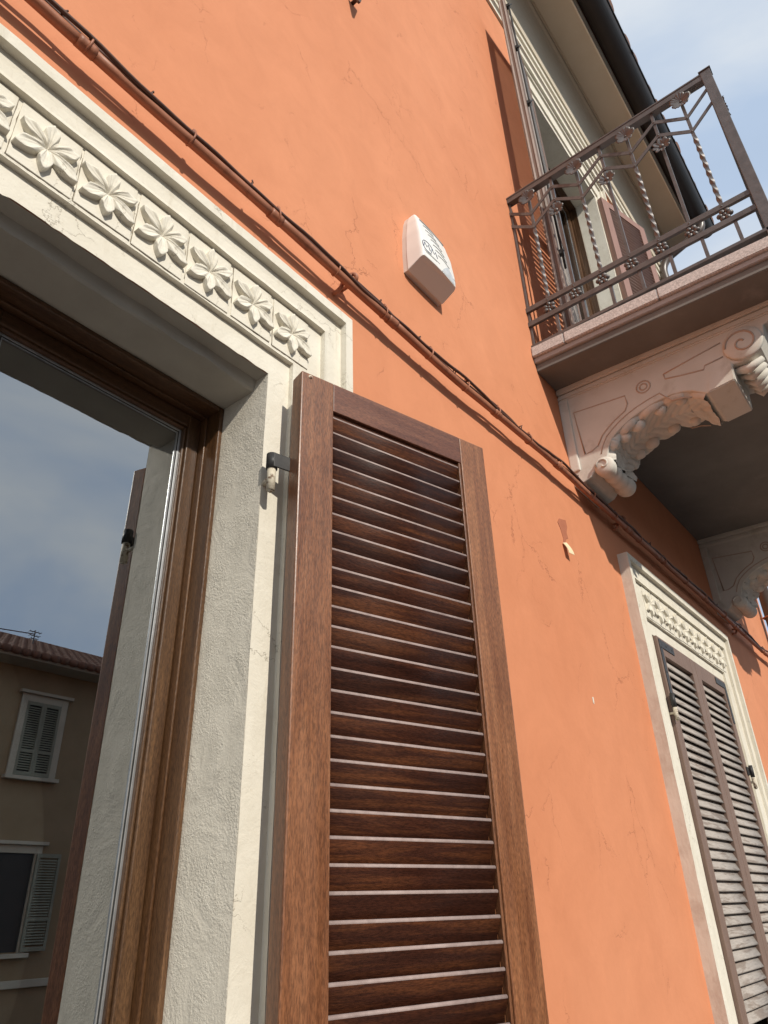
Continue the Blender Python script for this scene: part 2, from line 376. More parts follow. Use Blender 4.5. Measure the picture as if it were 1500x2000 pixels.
def ellipsoid(bm, c, r, seg=10, rings=6, mat=None):
    c = Vector(c); vs = []
    mat = mat or Matrix.Identity(3)
    top = bm.verts.new(c + mat @ Vector((0, 0, r[2]))); bot = bm.verts.new(c + mat @ Vector((0, 0, -r[2])))
    for i in range(1, rings):
        ph = pi * i / rings
        vs.append([bm.verts.new(c + mat @ Vector((r[0] * sin(ph) * cos(2 * pi * k / seg), r[1] * sin(ph) * sin(2 * pi * k / seg), r[2] * cos(ph)))) for k in range(seg)])
    fs = []
    for k in range(seg):
        fs.append(bm.faces.new((top, vs[0][k], vs[0][(k + 1) % seg]))); fs.append(bm.faces.new((bot, vs[-1][(k + 1) % seg], vs[-1][k])))
    for a, b in zip(vs, vs[1:]):
        for k in range(seg): fs.append(bm.faces.new((a[k], b[k], b[(k + 1) % seg], a[(k + 1) % seg])))
    for f in fs: f.smooth = True
    bmesh.ops.recalc_face_normals(bm, faces=fs)
    return bm
def fillet_path(pts, r, n=6):
    pts = [Vector(p) for p in pts]; o = [pts[0]]
    for a, b, c in zip(pts, pts[1:], pts[2:]):
        d1 = (a - b).normalized(); d2 = (c - b).normalized()
        rr = min(r, (a - b).length * .49, (c - b).length * .49)
        p, q = b + d1 * rr, b + d2 * rr
        for k in range(n + 1):
            t = k / n; o.append(p * (1 - t) ** 2 + b * 2 * t * (1 - t) + q * t * t)
    o.append(pts[-1]); return o
def jit(x, z, s=1.0, a=.0015):
    return a * mnoise.noise(Vector((x * 13 * s, z * 13 * s, 1.7))) + .5 * a * mnoise.noise(Vector((x * 47 * s, z * 47 * s, 9.1)))

# ------------------------------------------------------------------ ground, road, pavements
def struct(name, bm, m, **k):
    o = obj(name, bm, m, **k); o['kind'] = 'structure'; return o
struct('ground', nbox(-300, 300, -300, 300, -.5, -.02), M['asphalt'])
struct('road', nbox(-150, 150, -10.6, -2.2, -.02, 0.0), M['asphalt'])
pav = struct('pavement', nbox(-60, 60, -2.0, 0.0, -.02, .06), M['paving'])
struct('pavement_opposite', nbox(-60, 60, -13.0, -10.8, -.02, .06), M['paving'])
struct('kerb', nbox(-60, 60, -2.2, -2.0, -.02, .075, bev=.01), M['paving'])
struct('kerb_opposite', nbox(-60, 60, -10.8, -10.6, -.02, .075, bev=.01), M['paving'])

# ------------------------------------------------------------------ the house
X_END = 6.45
OPEN_L = (-.243, .864, 1.02, E + 1.107)
OPEN_R = (3.324, 4.431, 1.02, E + 1.107)
OPEN_D = (3.20, 4.455, E + 2.30, E + 5.42)
house = thing('house', 'orange rendered house with cream window surrounds and a deep eave', 'building')

def wall_mesh():
    bm = bmesh.new()
    xs = sorted({-9.0, X_END, OPEN_L[0], OPEN_L[1], OPEN_R[0], OPEN_R[1], OPEN_D[0], OPEN_D[1]})
    zs = sorted({0.0, E + 6.75, OPEN_L[2], OPEN_L[3], OPEN_D[2], OPEN_D[3]})
    vt = {}
    def v(x, z):
        if (x, z) not in vt: vt[(x, z)] = bm.verts.new((x, 0, z))
        return vt[(x, z)]
    for x0, x1 in zip(xs, xs[1:]):
        for z0, z1 in zip(zs, zs[1:]):
            cx, cz = (x0 + x1) / 2, (z0 + z1) / 2
            if any(a < cx < b and c < cz < d for a, b, c, d in (OPEN_L, OPEN_R, OPEN_D)): continue
            bm.faces.new((v(x0, z0), v(x1, z0), v(x1, z1), v(x0, z1)))
    for (y0, y1, x) in ((0, 9, X_END), (0, 9, -9.0)):          # side walls
        q = [bm.verts.new(p) for p in ((x, y0, 0), (x, y1, 0), (x, y1, E + 6.75), (x, y0, E + 6.75))]; bm.faces.new(q if x > 0 else q[::-1])
    q = [bm.verts.new(p) for p in ((-9, 9, 0), (X_END, 9, 0), (X_END, 9, E + 6.75), (-9, 9, E + 6.75))]; bm.faces.new(q[::-1])
    return bm
obj('wall', wall_mesh(), M['wall'], house)
obj('inner_wall', nbox(-8.9, X_END - .1, .42, .48, 0, E + 6.7), M['inside'], house)

def reveal(op, y1, mats, lip=False, name='window_reveal'):
    """plastered jambs, head and sill of an opening from the wall face to the frame"""
    x0, x1, z0, z1 = op
    y0 = -.006
    for nm, m, bmm in (('jamb_reveal', mats[0], (x1, x1 + .05)), ('jamb_reveal', mats[0], (x0 - .05, x0))):
        obj(nm, nbox(bmm[0], bmm[1], y0 + .004, y1 + .1, z0, z1 + .04), m, house)
    bm = bmesh.new()
    n = 44
    prof_y = [y0 + .006, .036, .044, .050, y1 + .1] if lip else [y0 + .006, y1 + .1]
    prof_z = [0, -.001, -.026, -.0285, -.029] if lip else [0, 0]
    rows = []
    for i in range(n + 1):
        x = x0 + (x1 - x0) * i / n
        rows.append([bm.verts.new((x, y + (jit(x, k * 1.3, 1, .005) if lip and k in (2, 3) else 0), z1 + z + (jit(x, k * .7 + 4, 1, .004) if lip and k in (1, 2, 3) else 0))) for k, (y, z) in enumerate(zip(prof_y, prof_z))])
    for a, b in zip(rows, rows[1:]):
        for k in range(len(a) - 1): bm.faces.new((a[k], b[k], b[k + 1], a[k + 1]))
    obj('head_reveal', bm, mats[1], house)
    obj('sill', nbox(x0 - .1, x1 + .1, -.09, y1 + .1, z0 - .06, z0, bev=.006), M['granite'], house)

def leaf_mesh(seed):
    """one square ornament tile: plate with a six-lobed leaf in relief; front faces -y, centred on origin"""
    rd = random.Random(seed)
    bm = bmesh.new()
    box(bm, -.0595, .0595, -.0028, .006, -.076, .076, bev=.0016)
    lobes = [(90, .058, 27), (270, .066, 25), (28, .062, 28), (152, .064, 28), (217, .073, 28), (323, .073, 28)]
    lobes = [(a + rd.uniform(-4, 4), r * rd.uniform(.94, 1.06), w) for a, r, w in lobes]
    nth, nr = 144, 14
    rings = []
    def lob(th):
        best = (0, 0, 0)
        for a, r, wd in lobes:
            d = (math.degrees(th) - a + 180) % 360 - 180
            k = max(0, 1 - abs(d) / wd)
            if k > best[0]: best = (k, r, d / wd)
        return best
    for j in range(nr + 1):
        rho = j / nr; ring = []
        for i in range(nth):
            th = 2 * pi * i / nth
            k, r, d = lob(th)
            R = .0325 + (max(r, .036) - .0325) * k ** .95 + .0010 * sin(th * 11 + seed)
            side = abs(d) if k > 0 else 1.0
            hgt = .0075 + .0045 * sin(rho * pi * .8) - .0065 * max(0, 1 - rho * 3.0)
            hgt += .0042 * rho * math.exp(-((side - .62) / .22) ** 2)          # raised rims of each lobe
            hgt -= .0034 * rho * math.exp(-(side / .30) ** 2) * (1 - rho)        # hollow inside
            hgt += .0030 * math.exp(-((side - 0) / .10) ** 2) * rho * (1.1 - rho)  # mid vein
            hgt -= .0040 * rho * math.exp(-((1 - side) / .16) ** 2)               # creases between lobes
            hgt += .0012 * sin(th * 36) * (rho * (1 - rho)) * 2.5
            hgt += .0045 * max(0, rho - .6) * 2.5 * (k ** 1.5)                    # tips curl up
            if j == nr: hgt = 0
            rr = R * (rho * nr / (nr - 1) if j < nr - 1 else (1.0 if j == nr - 1 else 1.015))
            ring.append(bm.verts.new((rr * cos(th), -.0023 - max(hgt, 0), rr * sin(th))))
        rings.append(ring)
    for q, (a, b) in enumerate(zip(rings, rings[1:])):
        for i in range(nth):
            f = bm.faces.new((a[i], b[i], b[(i + 1) % nth], a[(i + 1) % nth])); f.smooth = q < nr - 1
    bmesh.ops.remove_doubles(bm, verts=rings[0], dist=1e-5)
    bmesh.ops.recalc_face_normals(bm, faces=[f for f in bm.faces])
    # hairline crack round part of the tile
    for side in ('l', 't', 'b', 'r'):
        pts = []
        for q in range(13):
            u = -1 + q / 6; o = rd.uniform(-.0012, .0012)
            pts.append({'l': (-.0600 + o, 0, .076 * u), 'r': (.0600 + o, 0, .076 * u), 't': (.0595 * u, 0, .0765 + o), 'b': (.0595 * u, 0, -.0765 + o)}[side])
        tube(bm, pts[rd.randint(0, 3):13 - rd.randint(0, 3)], .0009, 5, mi=1)
    me = bpy.data.meshes.new('ornament_tile'); bm.to_mesh(me); bm.free(); me.materials.append(M['cream']); me.materials.append(M['crack']); return me
TILES = [leaf_mesh(k) for k in range(5)]


JO = [0, .066, .0665, .161, .1615, .172, .200, .2255, .226, .2525, .2528]
LO = [0, .066, .0665, .231, .2315, .243, .272, .2975, .298, .328, .3283]
YO = [-.003, -.003, -.016, -.016, -.031, -.0285, -.0270, -.0285, -.048, -.048, .004]
def surround(op, label, tiles=True, scale_j=1.0, scale_l=1.0, amp=.0014):
    x0, x1, z0, z1 = op
    st = []                                            # stations: (x, z, kind)
    n = int((z1 - z0) / .03)
    for i in range(n): st.append(('L', z0 + (z1 - z0) * i / n))
    st.append(('CL', 0))
    n = int((x1 - x0) / .013)
    for i in range(1, n): st.append(('T', x0 + (x1 - x0) * i / n))
    st.append(('CR', 0))
    n = int((z1 - z0) / .03)
    for i in range(n): st.append(('R', z1 - (z1 - z0) * (i + 1) / n))
    bm = bmesh.new(); rows = []
    for kd, a in st:
        row = []
        for k, (jo, lo, y) in enumerate(zip(JO, LO, YO)):
            jo, lo = jo * scale_j, lo * scale_l
            if kd == 'L': x, z = x0 - jo, a
            elif kd == 'R': x, z = x1 + jo, a
            elif kd == 'T':
                f = (a - x0) / (x1 - x0); x, z = (x0 - jo) + (x1 - x0 + 2 * jo) * f, z1 + lo
            elif kd == 'CL': x, z = x0 - jo, z1 + lo
            else: x, z = x1 + jo, z1 + lo
            e = k // 2
            if k < 10 and kd in 'LRT':
                y += jit(x, z + 3, .6, amp * .8)
                if kd == 'T':
                    z += jit(x, e * 2.3, 1, amp * (1.6 if k == 0 else .8))
                    if k == 0: z -= .0035 * max(0, mnoise.noise(Vector((x * 60, 2.2, x0)))) + .006 * math.exp(-((x - .232) / .012) ** 2)
                else: x += jit(e * 3.1, z, 1, amp * .8)
            row.append(bm.verts.new((x, y, z)))
        rows.append(row)
    fs = []
    for a, b in zip(rows, rows[1:]):
        for k in range(len(a) - 1):
            f = bm.faces.new((a[k], a[k + 1], b[k + 1], b[k]))
            f.material_index = 1 if k == len(a) - 2 else 0
            fs.append(f)
    bmesh.ops.recalc_face_normals(bm, faces=fs)
    for f in fs[:1]:
        pass
    o = obj('window_surround', bm, [M['cream'], M['side_cream']], house); o['label'] = label
    if tiles:
        zc = z1 + .066 + .165 * .5 + .002
        cx = x1 + .052; k = 0
        while cx > x0 - .10:
            t = inst('ornament_tile', TILES[k % 5], o, (cx, -.016, zc + random.uniform(-.002, .002)), (0, random.uniform(-.03, .03), 0), (random.uniform(.96, 1.03), 1, random.uniform(.97, 1.03)))
            cx -= .1282 + random.uniform(-.002, .002); k += 1
    return o
FRAME_Y = .147
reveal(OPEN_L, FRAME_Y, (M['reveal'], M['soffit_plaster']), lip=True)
reveal(OPEN_R, FRAME_Y, (M['cream'], M['cream']))
reveal(OPEN_D, FRAME_Y, (M['cream'], M['cream']))
surround(OPEN_L, 'cream stucco surround with leaf frieze of the nearest window')
surround(OPEN_R, 'cream stucco surround with leaf frieze below the balcony')
surround(OPEN_D, 'cream stucco surround of the balcony door', tiles=False, scale_j=.89, scale_l=.885)

def window(op, y, label, sash_x, hz=1.078, mull=.10):
    x0, x1, z0 = op[0], op[1], op[2]; z1 = hz
    o = obj('window', nbox(x0, x1, y + .125, y + .13, z0 - .001, z0 + .02), M['frame_wood_h'], house); o['label'] = label
    def ring(nm, ins, wd, ya, yb, bev, mv, mh, xa=x0, xb=x1):
        ez = 0 if xa == x0 else .02
        a, b, c, d = xa + ins, xb - ins, z0 + ins + ez, z1 - ins - ez
        obj(nm, nbox(a, a + wd, ya, yb, c, d, bev=bev), mv, o); obj(nm, nbox(b - wd, b, ya, yb, c, d, bev=bev), mv, o)
        obj(nm, nbox(a + wd, b - wd, ya + .0007, yb, d - wd, d, bev=bev), mh, o); obj(nm, nbox(a + wd, b - wd, ya + .0007, yb, c, c + wd, bev=bev), mh, o)
    ring('frame_bar', .0, .0125, y, y + .10, .0035, M['frame_wood'], M['frame_wood_h'])
    ring('frame_bead', .0128, .0056, y + .042, y + .10, .0022, M['frame_wood'], M['frame_wood_h'])
    ring('gasket', .0186, .0012, y + .066, y + .10, 0, M['rubber'], M['rubber'])
    xm = (x0 + x1) / 2
    for xa, xb in ((x0 + .0200, xm - .012), (xm + .012, x1 - .0200)):
        ring('sash_bar', 0.0, .034, y + .060, y + .115, .003, M['frame_wood'], M['frame_wood_h'], xa, xb)
        ring('glazing_bead', .0344, .007, y + .066, y + .090, .003, M['frame_wood'], M['frame_wood_h'], xa, xb)
        ring('spacer', .0414, .0125, y + .0845, y + .092, .0008, M['steel'], M['steel'], xa, xb)
        ring('spacer_groove', .0455, .0045, y + .0838, y + .086, 0, M['rubber'], M['rubber'], xa, xb)
        ring('seal_strip', .0414, .0055, y + .0755, y + .0793, .0008, M['steel'], M['steel'], xa, xb)
        ring('seal_groove', .0470, .0030, y + .0765, y + .0793, 0, M['rubber'], M['rubber'], xa, xb)
        ring('seal_lip', .0501, .0022, y + .0768, y + .0793, 0, M['steel'], M['steel'], xa, xb)
        i = .0415
        obj('pane', nbox(xa + i, xb - i, y + .0795, y + .0825, z0 + .02 + i, z1 - .02 - i), M['glass'], o)
        obj('pane', nbox(xa + i, xb - i, y + .0935, y + .0965, z0 + .02 + i, z1 - .02 - i), M['glass'], o)
    obj('meeting_bar', nbox(xm - .03, xm + .03, y + .048, y + .0595, z0 + .03, z1 - .03, bev=.003), M['frame_wood'], o)
    return o
window(OPEN_L, FRAME_Y, 'brown timber window with reflective double glazing, nearest', 0, E + 1.078)
window(OPEN_R, FRAME_Y, 'timber window behind the closed shutters', 0, E + 1.10)
window(OPEN_D, FRAME_Y + .03, 'glazed balcony door', 0, E + 5.415)

# cornice and eave
def band(name, prof, x0, x1, m, parent):
    return obj(name, prism(bmesh.new(), prof, 'x', x0, x1), m, parent)
z0 = E
band('cornice_band', [(.0, z0 + 5.885), (-.018, z0 + 5.885), (-.018, z0 + 5.935), (-.030, z0 + 5.945), (0, z0 + 5.945)], -9, X_END + .02, M['cream'], house)
band('cornice_band', [(.0, z0 + 5.9465), (-.036, z0 + 5.9465), (-.038, z0 + 5.99), (-.026, z0 + 6.005), (-.026, z0 + 6.03), (0, z0 + 6.03)], -9, X_END + .025, M['cream'], house)
band('cornice_band', [(.0, z0 + 6.0315), (-.050, z0 + 6.0315), (-.052, z0 + 6.085), (-.042, z0 + 6.10), (-.042, z0 + 6.13), (0, z0 + 6.13)], -9, X_END + .03, M['cream'], house)
cove = [(0, z0 + 6.1315)] + [(-.06 - .10 * (1 - cos(a * pi / 16)), z0 + 6.1315 + .46 * sin(a * pi / 16)) for a in range(9)] + [(0, z0 + 6.66)]
band('cornice_cove', cove, -9, X_END + .035, M['eave_paint'], house)
band('soffit', [(0.0, z0 + 6.60), (-.158, z0 + 6.60), (-.158, z0 + 6.606), (-.165, z0 + 6.618), (-.175, z0 + 6.618), (-.185, z0 + 6.606), (-.185, z0 + 6.60), (-.425, z0 + 6.60), (-.425, z0 + 6.64), (0, z0 + 6.64)], -9, X_END + .25, M['eave_paint'], house)
band('fascia', [(-.426, z0 + 6.585), (-.438, z0 + 6.585), (-.445, z0 + 6.60), (-.447, z0 + 6.625), (-.456, z0 + 6.63), (-.456, z0 + 6.70), (-.426, z0 + 6.70)], -9, X_END + .25, M['cream'], house)
# roof: sloped sheet and tiles at its edge
bm = bmesh.new()
prism(bm, [(-.60, z0 + 6.72), (4.5, z0 + 8.6), (9.4, z0 + 6.72), (9.4, z0 + 6.68), (4.5, z0 + 8.55), (-.60, z0 + 6.68)], 'x', -9.2, X_END + .3)
roof = obj('roof', bm, M['tile'], house)
bm = bmesh.new()
rings = []
for j, yy in enumerate((0, .42)):
    rings.append([bm.verts.new((.085 * cos(pi * k / 6) * (1 - .12 * j), yy, .045 * sin(pi * k / 6))) for k in range(7)])
for k in range(6): bm.faces.new((rings[0][k], rings[0][k + 1], rings[1][k + 1], rings[1][k]))
bm.faces.new(rings[0])
tile_me = bpy.data.meshes.new('roof_tile'); bm.to_mesh(tile_me); bm.free(); tile_me.materials.append(M['tile'])
x = .6
while x < X_END + .3:
    inst('roof_tile', tile_me, roof, (x, -.655 + random.uniform(-.012, .012), z0 + 6.715), (radians(20), 0, random.uniform(-.02, .02))); x += .19

# plaster damage beside the conduit
def patch(name, pts, y, m, thick=.0012):
    o = obj(name, prism(bmesh.new(), pts, 'y', -y - thick, -y), m, house); return o
patch('bare_patch', [(2.432, E + 1.350), (2.452, E + 1.374), (2.49, E + 1.384), (2.516, E + 1.392), (2.522, E + 1.362), (2.505, E + 1.330), (2.512, E + 1.305), (2.492, E + 1.296), (2.474, E + 1.272), (2.455, E + 1.262), (2.462, E + 1.29), (2.450, E + 1.325)], .0004, M['chip'])
bm = bmesh.new(); rows = []
for i in range(6):
    t = i / 5
    rows.append([bm.verts.new((2.442 + .036 * s + .006 * t, -.003 - .016 * sin(t * 1.7) - .006 * s * t, E + 1.258 - .046 * t + .014 * s * (1 - t))) for s in (0, .35, .7, 1)])
for a, b in zip(rows, rows[1:]):
    for k in range(3): bm.faces.new((a[k], a[k + 1], b[k + 1], b[k]))
fl = obj('paint_flake', bm, M['flake'], house)
sd = fl.modifiers.new('solid', 'SOLIDIFY'); sd.thickness = .002
patch('pock_mark', [(2.478, E + .652), (2.488, E + .655), (2.490, E + .640), (2.486, E + .628), (2.480, E + .632)], .0004, M['cream'])

# ------------------------------------------------------------------ shutters
def slat_mesh(name, wdt, up, mats, chord=.052, ang=45, thick=.0085):
    """louvre: local x = length (0..wdt), front lip at origin; up=True -> front lip is the high edge"""
    bm = bmesh.new()
    a = radians(ang); c, s = cos(a), sin(a)
    sg = -1 if up else 1
    d = Vector((c, sg * s)); n = Vector((-s * sg * -1, c)) if False else Vector((-d.y, d.x))
    r = thick / 2; pts = []
    for k in range(5):
        t = pi / 2 + pi * k / 4; pts.append(d * (r + cos(t) * r) + n * (sin(t) * r))
    L_ = chord - r
    for k in range(5):
        t = -pi / 2 + pi * k / 4; pts.append(d * (L_ + cos(t) * r) + n * (sin(t) * r))
    A = [bm.verts.new((0, p.x, p.y)) for p in pts]; B = [bm.verts.new((wdt, p.x, p.y)) for p in pts]
    m = len(pts); fs = []
    for i in range(m):
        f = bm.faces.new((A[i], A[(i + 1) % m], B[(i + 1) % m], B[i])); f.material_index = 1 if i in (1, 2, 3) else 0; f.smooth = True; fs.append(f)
    fs.append(bm.faces.new(A[::-1])); fs.append(bm.faces.new(B))
    for f in fs[-2:]: f.material_index = 0
    bmesh.ops.recalc_face_normals(bm, faces=fs)
    me = bpy.data.meshes.new(name); bm.to_mesh(me); bm.free()
    for q in mats: me.materials.append(q)
    return me
def shutter(label, group, loc, rotz, W, H, mv, mh, ms, ml, up, stile=.085, rail=.079, T=.042, pitch=.0415, ang=66, chord=.056, first=None, bead=True, midrail=None):
    t = thing('shutter', label, 'shutter', loc, rotz, group)
    bv = .003
    obj('stile', nbox(-stile / 2, stile / 2, 0, T, -H / 2, H / 2, bev=bv), mv, t, loc=(stile / 2, 0, H / 2))
    obj('stile', nbox(-stile / 2, stile / 2, 0, T, -H / 2, H / 2, bev=bv), mv, t, loc=(W - stile / 2, 0, H / 2))
    wi = W - 2 * stile
    obj('top_rail', nbox(-wi / 2 + .0004, wi / 2 - .0004, .0006, T - .001, -rail / 2, rail / 2, bev=.0015), mh, t, loc=(W / 2, 0, H - rail / 2))
    obj('bottom_rail', nbox(-wi / 2 + .0004, wi / 2 - .0004, .0006, T - .001, -.06, .06, bev=.0015), mh, t, loc=(W / 2, 0, .06))
    gaps = []
    if midrail:
        obj('middle_rail', nbox(-wi / 2 + .0004, wi / 2 - .0004, .0006, T - .001, -.04, .04, bev=.0015), mh, t, loc=(W / 2, 0, midrail)); gaps.append((midrail - .05, midrail + .075))
    g = .010 if bead else .002
    me = slat_mesh('slat', wi - .001 - g, up, (ms, ml), chord, ang)
    if bead:
        obj('rebate', nbox(0, .0094, .0165, T - .004, .121, H - rail - .001), mv, t, loc=(W - stile - .0094, 0, 0))
        obj('bead', nbox(0, .0065, .002, .016, .121, H - rail - .001, bev=.0015), mv, t, loc=(W - stile - .0085, 0, 0))
        obj('bead', nbox(0, wi - .002, .010, .022, -.007, 0, bev=.002), mh, t, loc=(stile + .001, 0, H - rail))
    z = H - rail - (first if first is not None else .013)
    while z > .12 + (.045 if up else .01):
        zz = z
        if not any(a < zz < b for a, b in gaps):
            inst('slat', me, t, (stile + .0005, .005 + random.uniform(-.0006, .0006), zz + random.uniform(-.0006, .0006)), (radians(random.uniform(-1.2, 1.2)), radians(random.uniform(-.12, .12)), 0))
        z -= pitch
    return t
# nearest shutter, swung open
SH_TOP = E + 1.0785
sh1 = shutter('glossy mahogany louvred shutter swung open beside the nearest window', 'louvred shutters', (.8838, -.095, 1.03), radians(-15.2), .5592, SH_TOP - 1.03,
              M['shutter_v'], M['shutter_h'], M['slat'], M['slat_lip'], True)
bm = bmesh.new(); tube(bm, [(0, 0, 0), (0, .003, 0)], .0052, 14); obj('screw_plug', bm, M['chipped_pin'], sh1, loc=(.0225, -.0012, SH_TOP - 1.03 - .0095), smooth=False)
bm = bmesh.new(); tube(bm, [(.001, -.0003, -.001), (.001, .003, -.001)], .0034, 12); obj('screw_head', bm, M['shutter_v'], sh1, loc=(.0225, -.0012, SH_TOP - 1.03 - .0095))
# hinge: strap leaf + barrel on the shutter
bm = bmesh.new()
tube(bm, [(-.036, .052, 0), (-.036, .052, .036)], .0125, 18)
box(bm, -.038, .004, .0385, .0425, .001, .035, bev=.001)
obj('hinge_strap', bm, M['black_iron'], sh1, loc=(0, 0, SH_TOP - 1.03 - .252))
# pin fixed in the masonry
def hinge_pin(x, y, z, h=.05):
    bm = bmesh.new()
    tube(bm, [(x, y, z - .012), (x, y, z + h)], [.0095, .0095], 14)
    lathe(bm, [(0, .004), (.004, .007)], (x, y, z - .0165), (0, 0, 1), 10)
    tube(bm, [(x, y, z + .02), (x + .012, .01, z + .02)], .006, 8)
    obj('hinge_pin', bm, M['chipped_pin'], house)
th = radians(15.2)
hx = .8838 - .036 * cos(th) + .052 * sin(th); hy = -.095 + .036 * sin(th) + .052 * cos(th)
hinge_pin(hx, hy, SH_TOP - .252 - .040)
# closed pair below the balcony
hw = (OPEN_R[1] - OPEN_R[0]) / 2 - .006
for k, (lx, lb) in enumerate(((OPEN_R[0] + .004, 'left weathered shutter of the closed pair under the balcony'), (OPEN_R[0] + .004 + hw + .003, 'right weathered shutter of the closed pair under the balcony'))):
    t = shutter(lb, 'louvred shutters', (lx, -.020, 1.03), 0, hw, OPEN_R[3] - 1.03 - .006, M['old_v'], M['old_v'], M['old_slat'], M['old_lip'], False, stile=.072 if k == 0 else .066, rail=.085, pitch=.0405, ang=62, chord=.054, first=.05, bead=False)
    H = OPEN_R[3] - 1.03 - .006
    bm = bmesh.new()
    if k == 0:
        box(bm, .016, .05, -.003, .001, H - .30, H - .012, bev=.0005); box(bm, .0505, .22, -.003, .001, H - .050, H - .012, bev=.0005)
        for q in ((.033, H - .05), (.033, H - .17), (.11, H - .03), (.19, H - .03)): tube(bm, [(q[0], -.0045, q[1]), (q[0], .0, q[1])], .005, 8)
    else:
        box(bm, hw - .045, hw - .012, -.003, .001, H - .24, H - .012, bev=.0005); box(bm, hw - .2, hw - .0455, -.003, .001, H - .046, H - .012, bev=.0005)
    obj('corner_plate', bm, M['black_iron'], t)
    bm = bmesh.new(); xx = -.010 if k == 0 else hw + .012
    zz = H - .34 if k == 0 else H - .52
    tube(bm, [(xx, -.014, zz), (xx, -.014, zz + .06)], .011, 12)
    box(bm, min(xx, xx + (.05 if k == 0 else -.05)), max(xx, xx + (.05 if k == 0 else -.05)), -.006, -.002, zz + .008, zz + .05)
    obj('hinge_strap', bm, M['black_iron'], t)
    hinge_pin(lx + xx, -.034, 1.03 + zz - .045, .042)
# balcony door shutters, both swung open
DH = OPEN_D[3] - OPEN_D[2] - .03
t = shutter('tall brown shutter swung open left of the balcony door', 'louvred shutters', (2.576, -.185, OPEN_D[2] + .01), radians(13.0), .62, DH, M['old_v'], M['old_v'], M['old_slat'], M['old_lip'], True, T=.045, bead=False, midrail=1.15, pitch=.0415, ang=56, chord=.058)
for ya in (.004, .031):
    obj('edge_strip', nbox(-.004, .0005, ya, ya + .010, .01, DH - .01, bev=.001), M['old_lip'], t)
bm = bmesh.new(); tube(bm, [(.028, -.016, .5), (.028, -.016, DH - .06)], .006, 8)
for zz in (.6, 1.2, 1.9, 2.5, DH - .08):
    box(bm, .016, .042, -.024, .0, zz, zz + .03, bev=.002); tube(bm, [(.028, -.02, zz + .02), (.045, -.034, zz + .055)], .005, 6)
obj('bolt_rod', bm, M['black_iron'], t)
shutter('rose brown shutter swung open right of the balcony door', 'louvred shutters', (4.475, -.05, OPEN_D[2] + .01), radians(-16), .60, DH, M['rose_v'], M['rose_v'], M['rose_slat'], M['rose_slat'], True, T=.045, bead=False, midrail=1.15, pitch=.0415, ang=42, chord=.050)

# ------------------------------------------------------------------ balcony
BX0, BX1, BY = 2.469, 5.286, -1.115
balc = thing('balcony', 'balcony with granite edge, scroll brackets and bronze iron railing', 'balcony', (0, 0, 0))
KS = .032
def sl(y, z, k=KS): return z + k * y                        # the slab drains outwards
def slab_part(name, x0, x1, y0, za, zb, m, bev=.003):
    bm = bmesh.new()
    prism(bm, [(.0, sl(0, za)), (y0, sl(y0, za)), (y0, sl(y0, zb)), (0, sl(0, zb))], 'x', x0, x1)
    if bev: bmesh.ops.bevel(bm, geom=list(bm.edges), offset=bev, segments=2, affect='EDGES')
    return obj(name, bm, m, balc)
# granite edge in separate stones along the near side
ys = [0, -.165, -.595, -1.135]
for a, b in zip(ys, ys[1:]):
    bm = bmesh.new()
    prism(bm, [(a - .001, sl(a, E + 2.234)), (b + .001, sl(b, E + 2.234)), (b + .001, sl(b, E + 2.292)), (a - .001, sl(a, E + 2.292))], 'x', BX0 - .012, BX0 + .30)
    bmesh.ops.bevel(bm, geom=list(bm.edges), offset=.004, segments=2, affect='EDGES')
    obj('granite_stone', bm, M['granite'], balc)
xs = [BX0 + .302, 3.3, 4.3, BX1 + .012]
for a, b in zip(xs, xs[1:]):
    bm = bmesh.new()
    prism(bm, [(-.72, sl(-.72, E + 2.234)), (-1.135, sl(-1.135, E + 2.234)), (-1.135, sl(-1.135, E + 2.292)), (-.72, sl(-.72, E + 2.292))], 'x', a, b - .002)
    bmesh.ops.bevel(bm, geom=list(bm.edges), offset=.004, segments=2, affect='EDGES')
    obj('granite_stone', bm, M['granite'], balc)
slab_part('floor', BX0 + .302, BX1 + .012, -.718, E + 2.236, E + 2.288, M['granite'])
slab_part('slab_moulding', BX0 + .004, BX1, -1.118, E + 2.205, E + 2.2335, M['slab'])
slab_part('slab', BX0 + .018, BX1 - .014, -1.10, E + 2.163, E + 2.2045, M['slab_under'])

# brackets
BW = .262
PROF = [(.0, 2.185), (-.955, 2.168), (-.975, 2.12), (-.955, 2.075), (-.905, 2.062), (-.893, 2.01), (-.868, 1.962), (-.825, 1.938), (-.785, 1.932), (-.752, 1.936), (-.742, 1.862), (-.632, 1.850), (-.608, 1.866), (-.575, 1.892), (-.54, 1.906), (-.495, 1.913), (-.452, 1.914), (-.405, 1.907), (-.357, 1.895), (-.312, 1.880), (-.27, 1.859), (-.237, 1.838), (-.21, 1.816), (-.19, 1.785), (-.178, 1.752), (-.168, 1.72), (-.150, 1.70), (-.118, 1.712), (-.104, 1.69), (-.085, 1.668), (-.055, 1.657), (0, 1.648)]
ARCH = [(-.170, 1.722), (-.178, 1.752), (-.19, 1.785), (-.21, 1.816), (-.237, 1.838), (-.27, 1.859), (-.312, 1.880), (-.357, 1.895), (-.405, 1.907), (-.452, 1.914), (-.495, 1.913), (-.54, 1.906), (-.585, 1.886), (-.625, 1.856)]
def bz(y, z): return (y, E + z - .018)
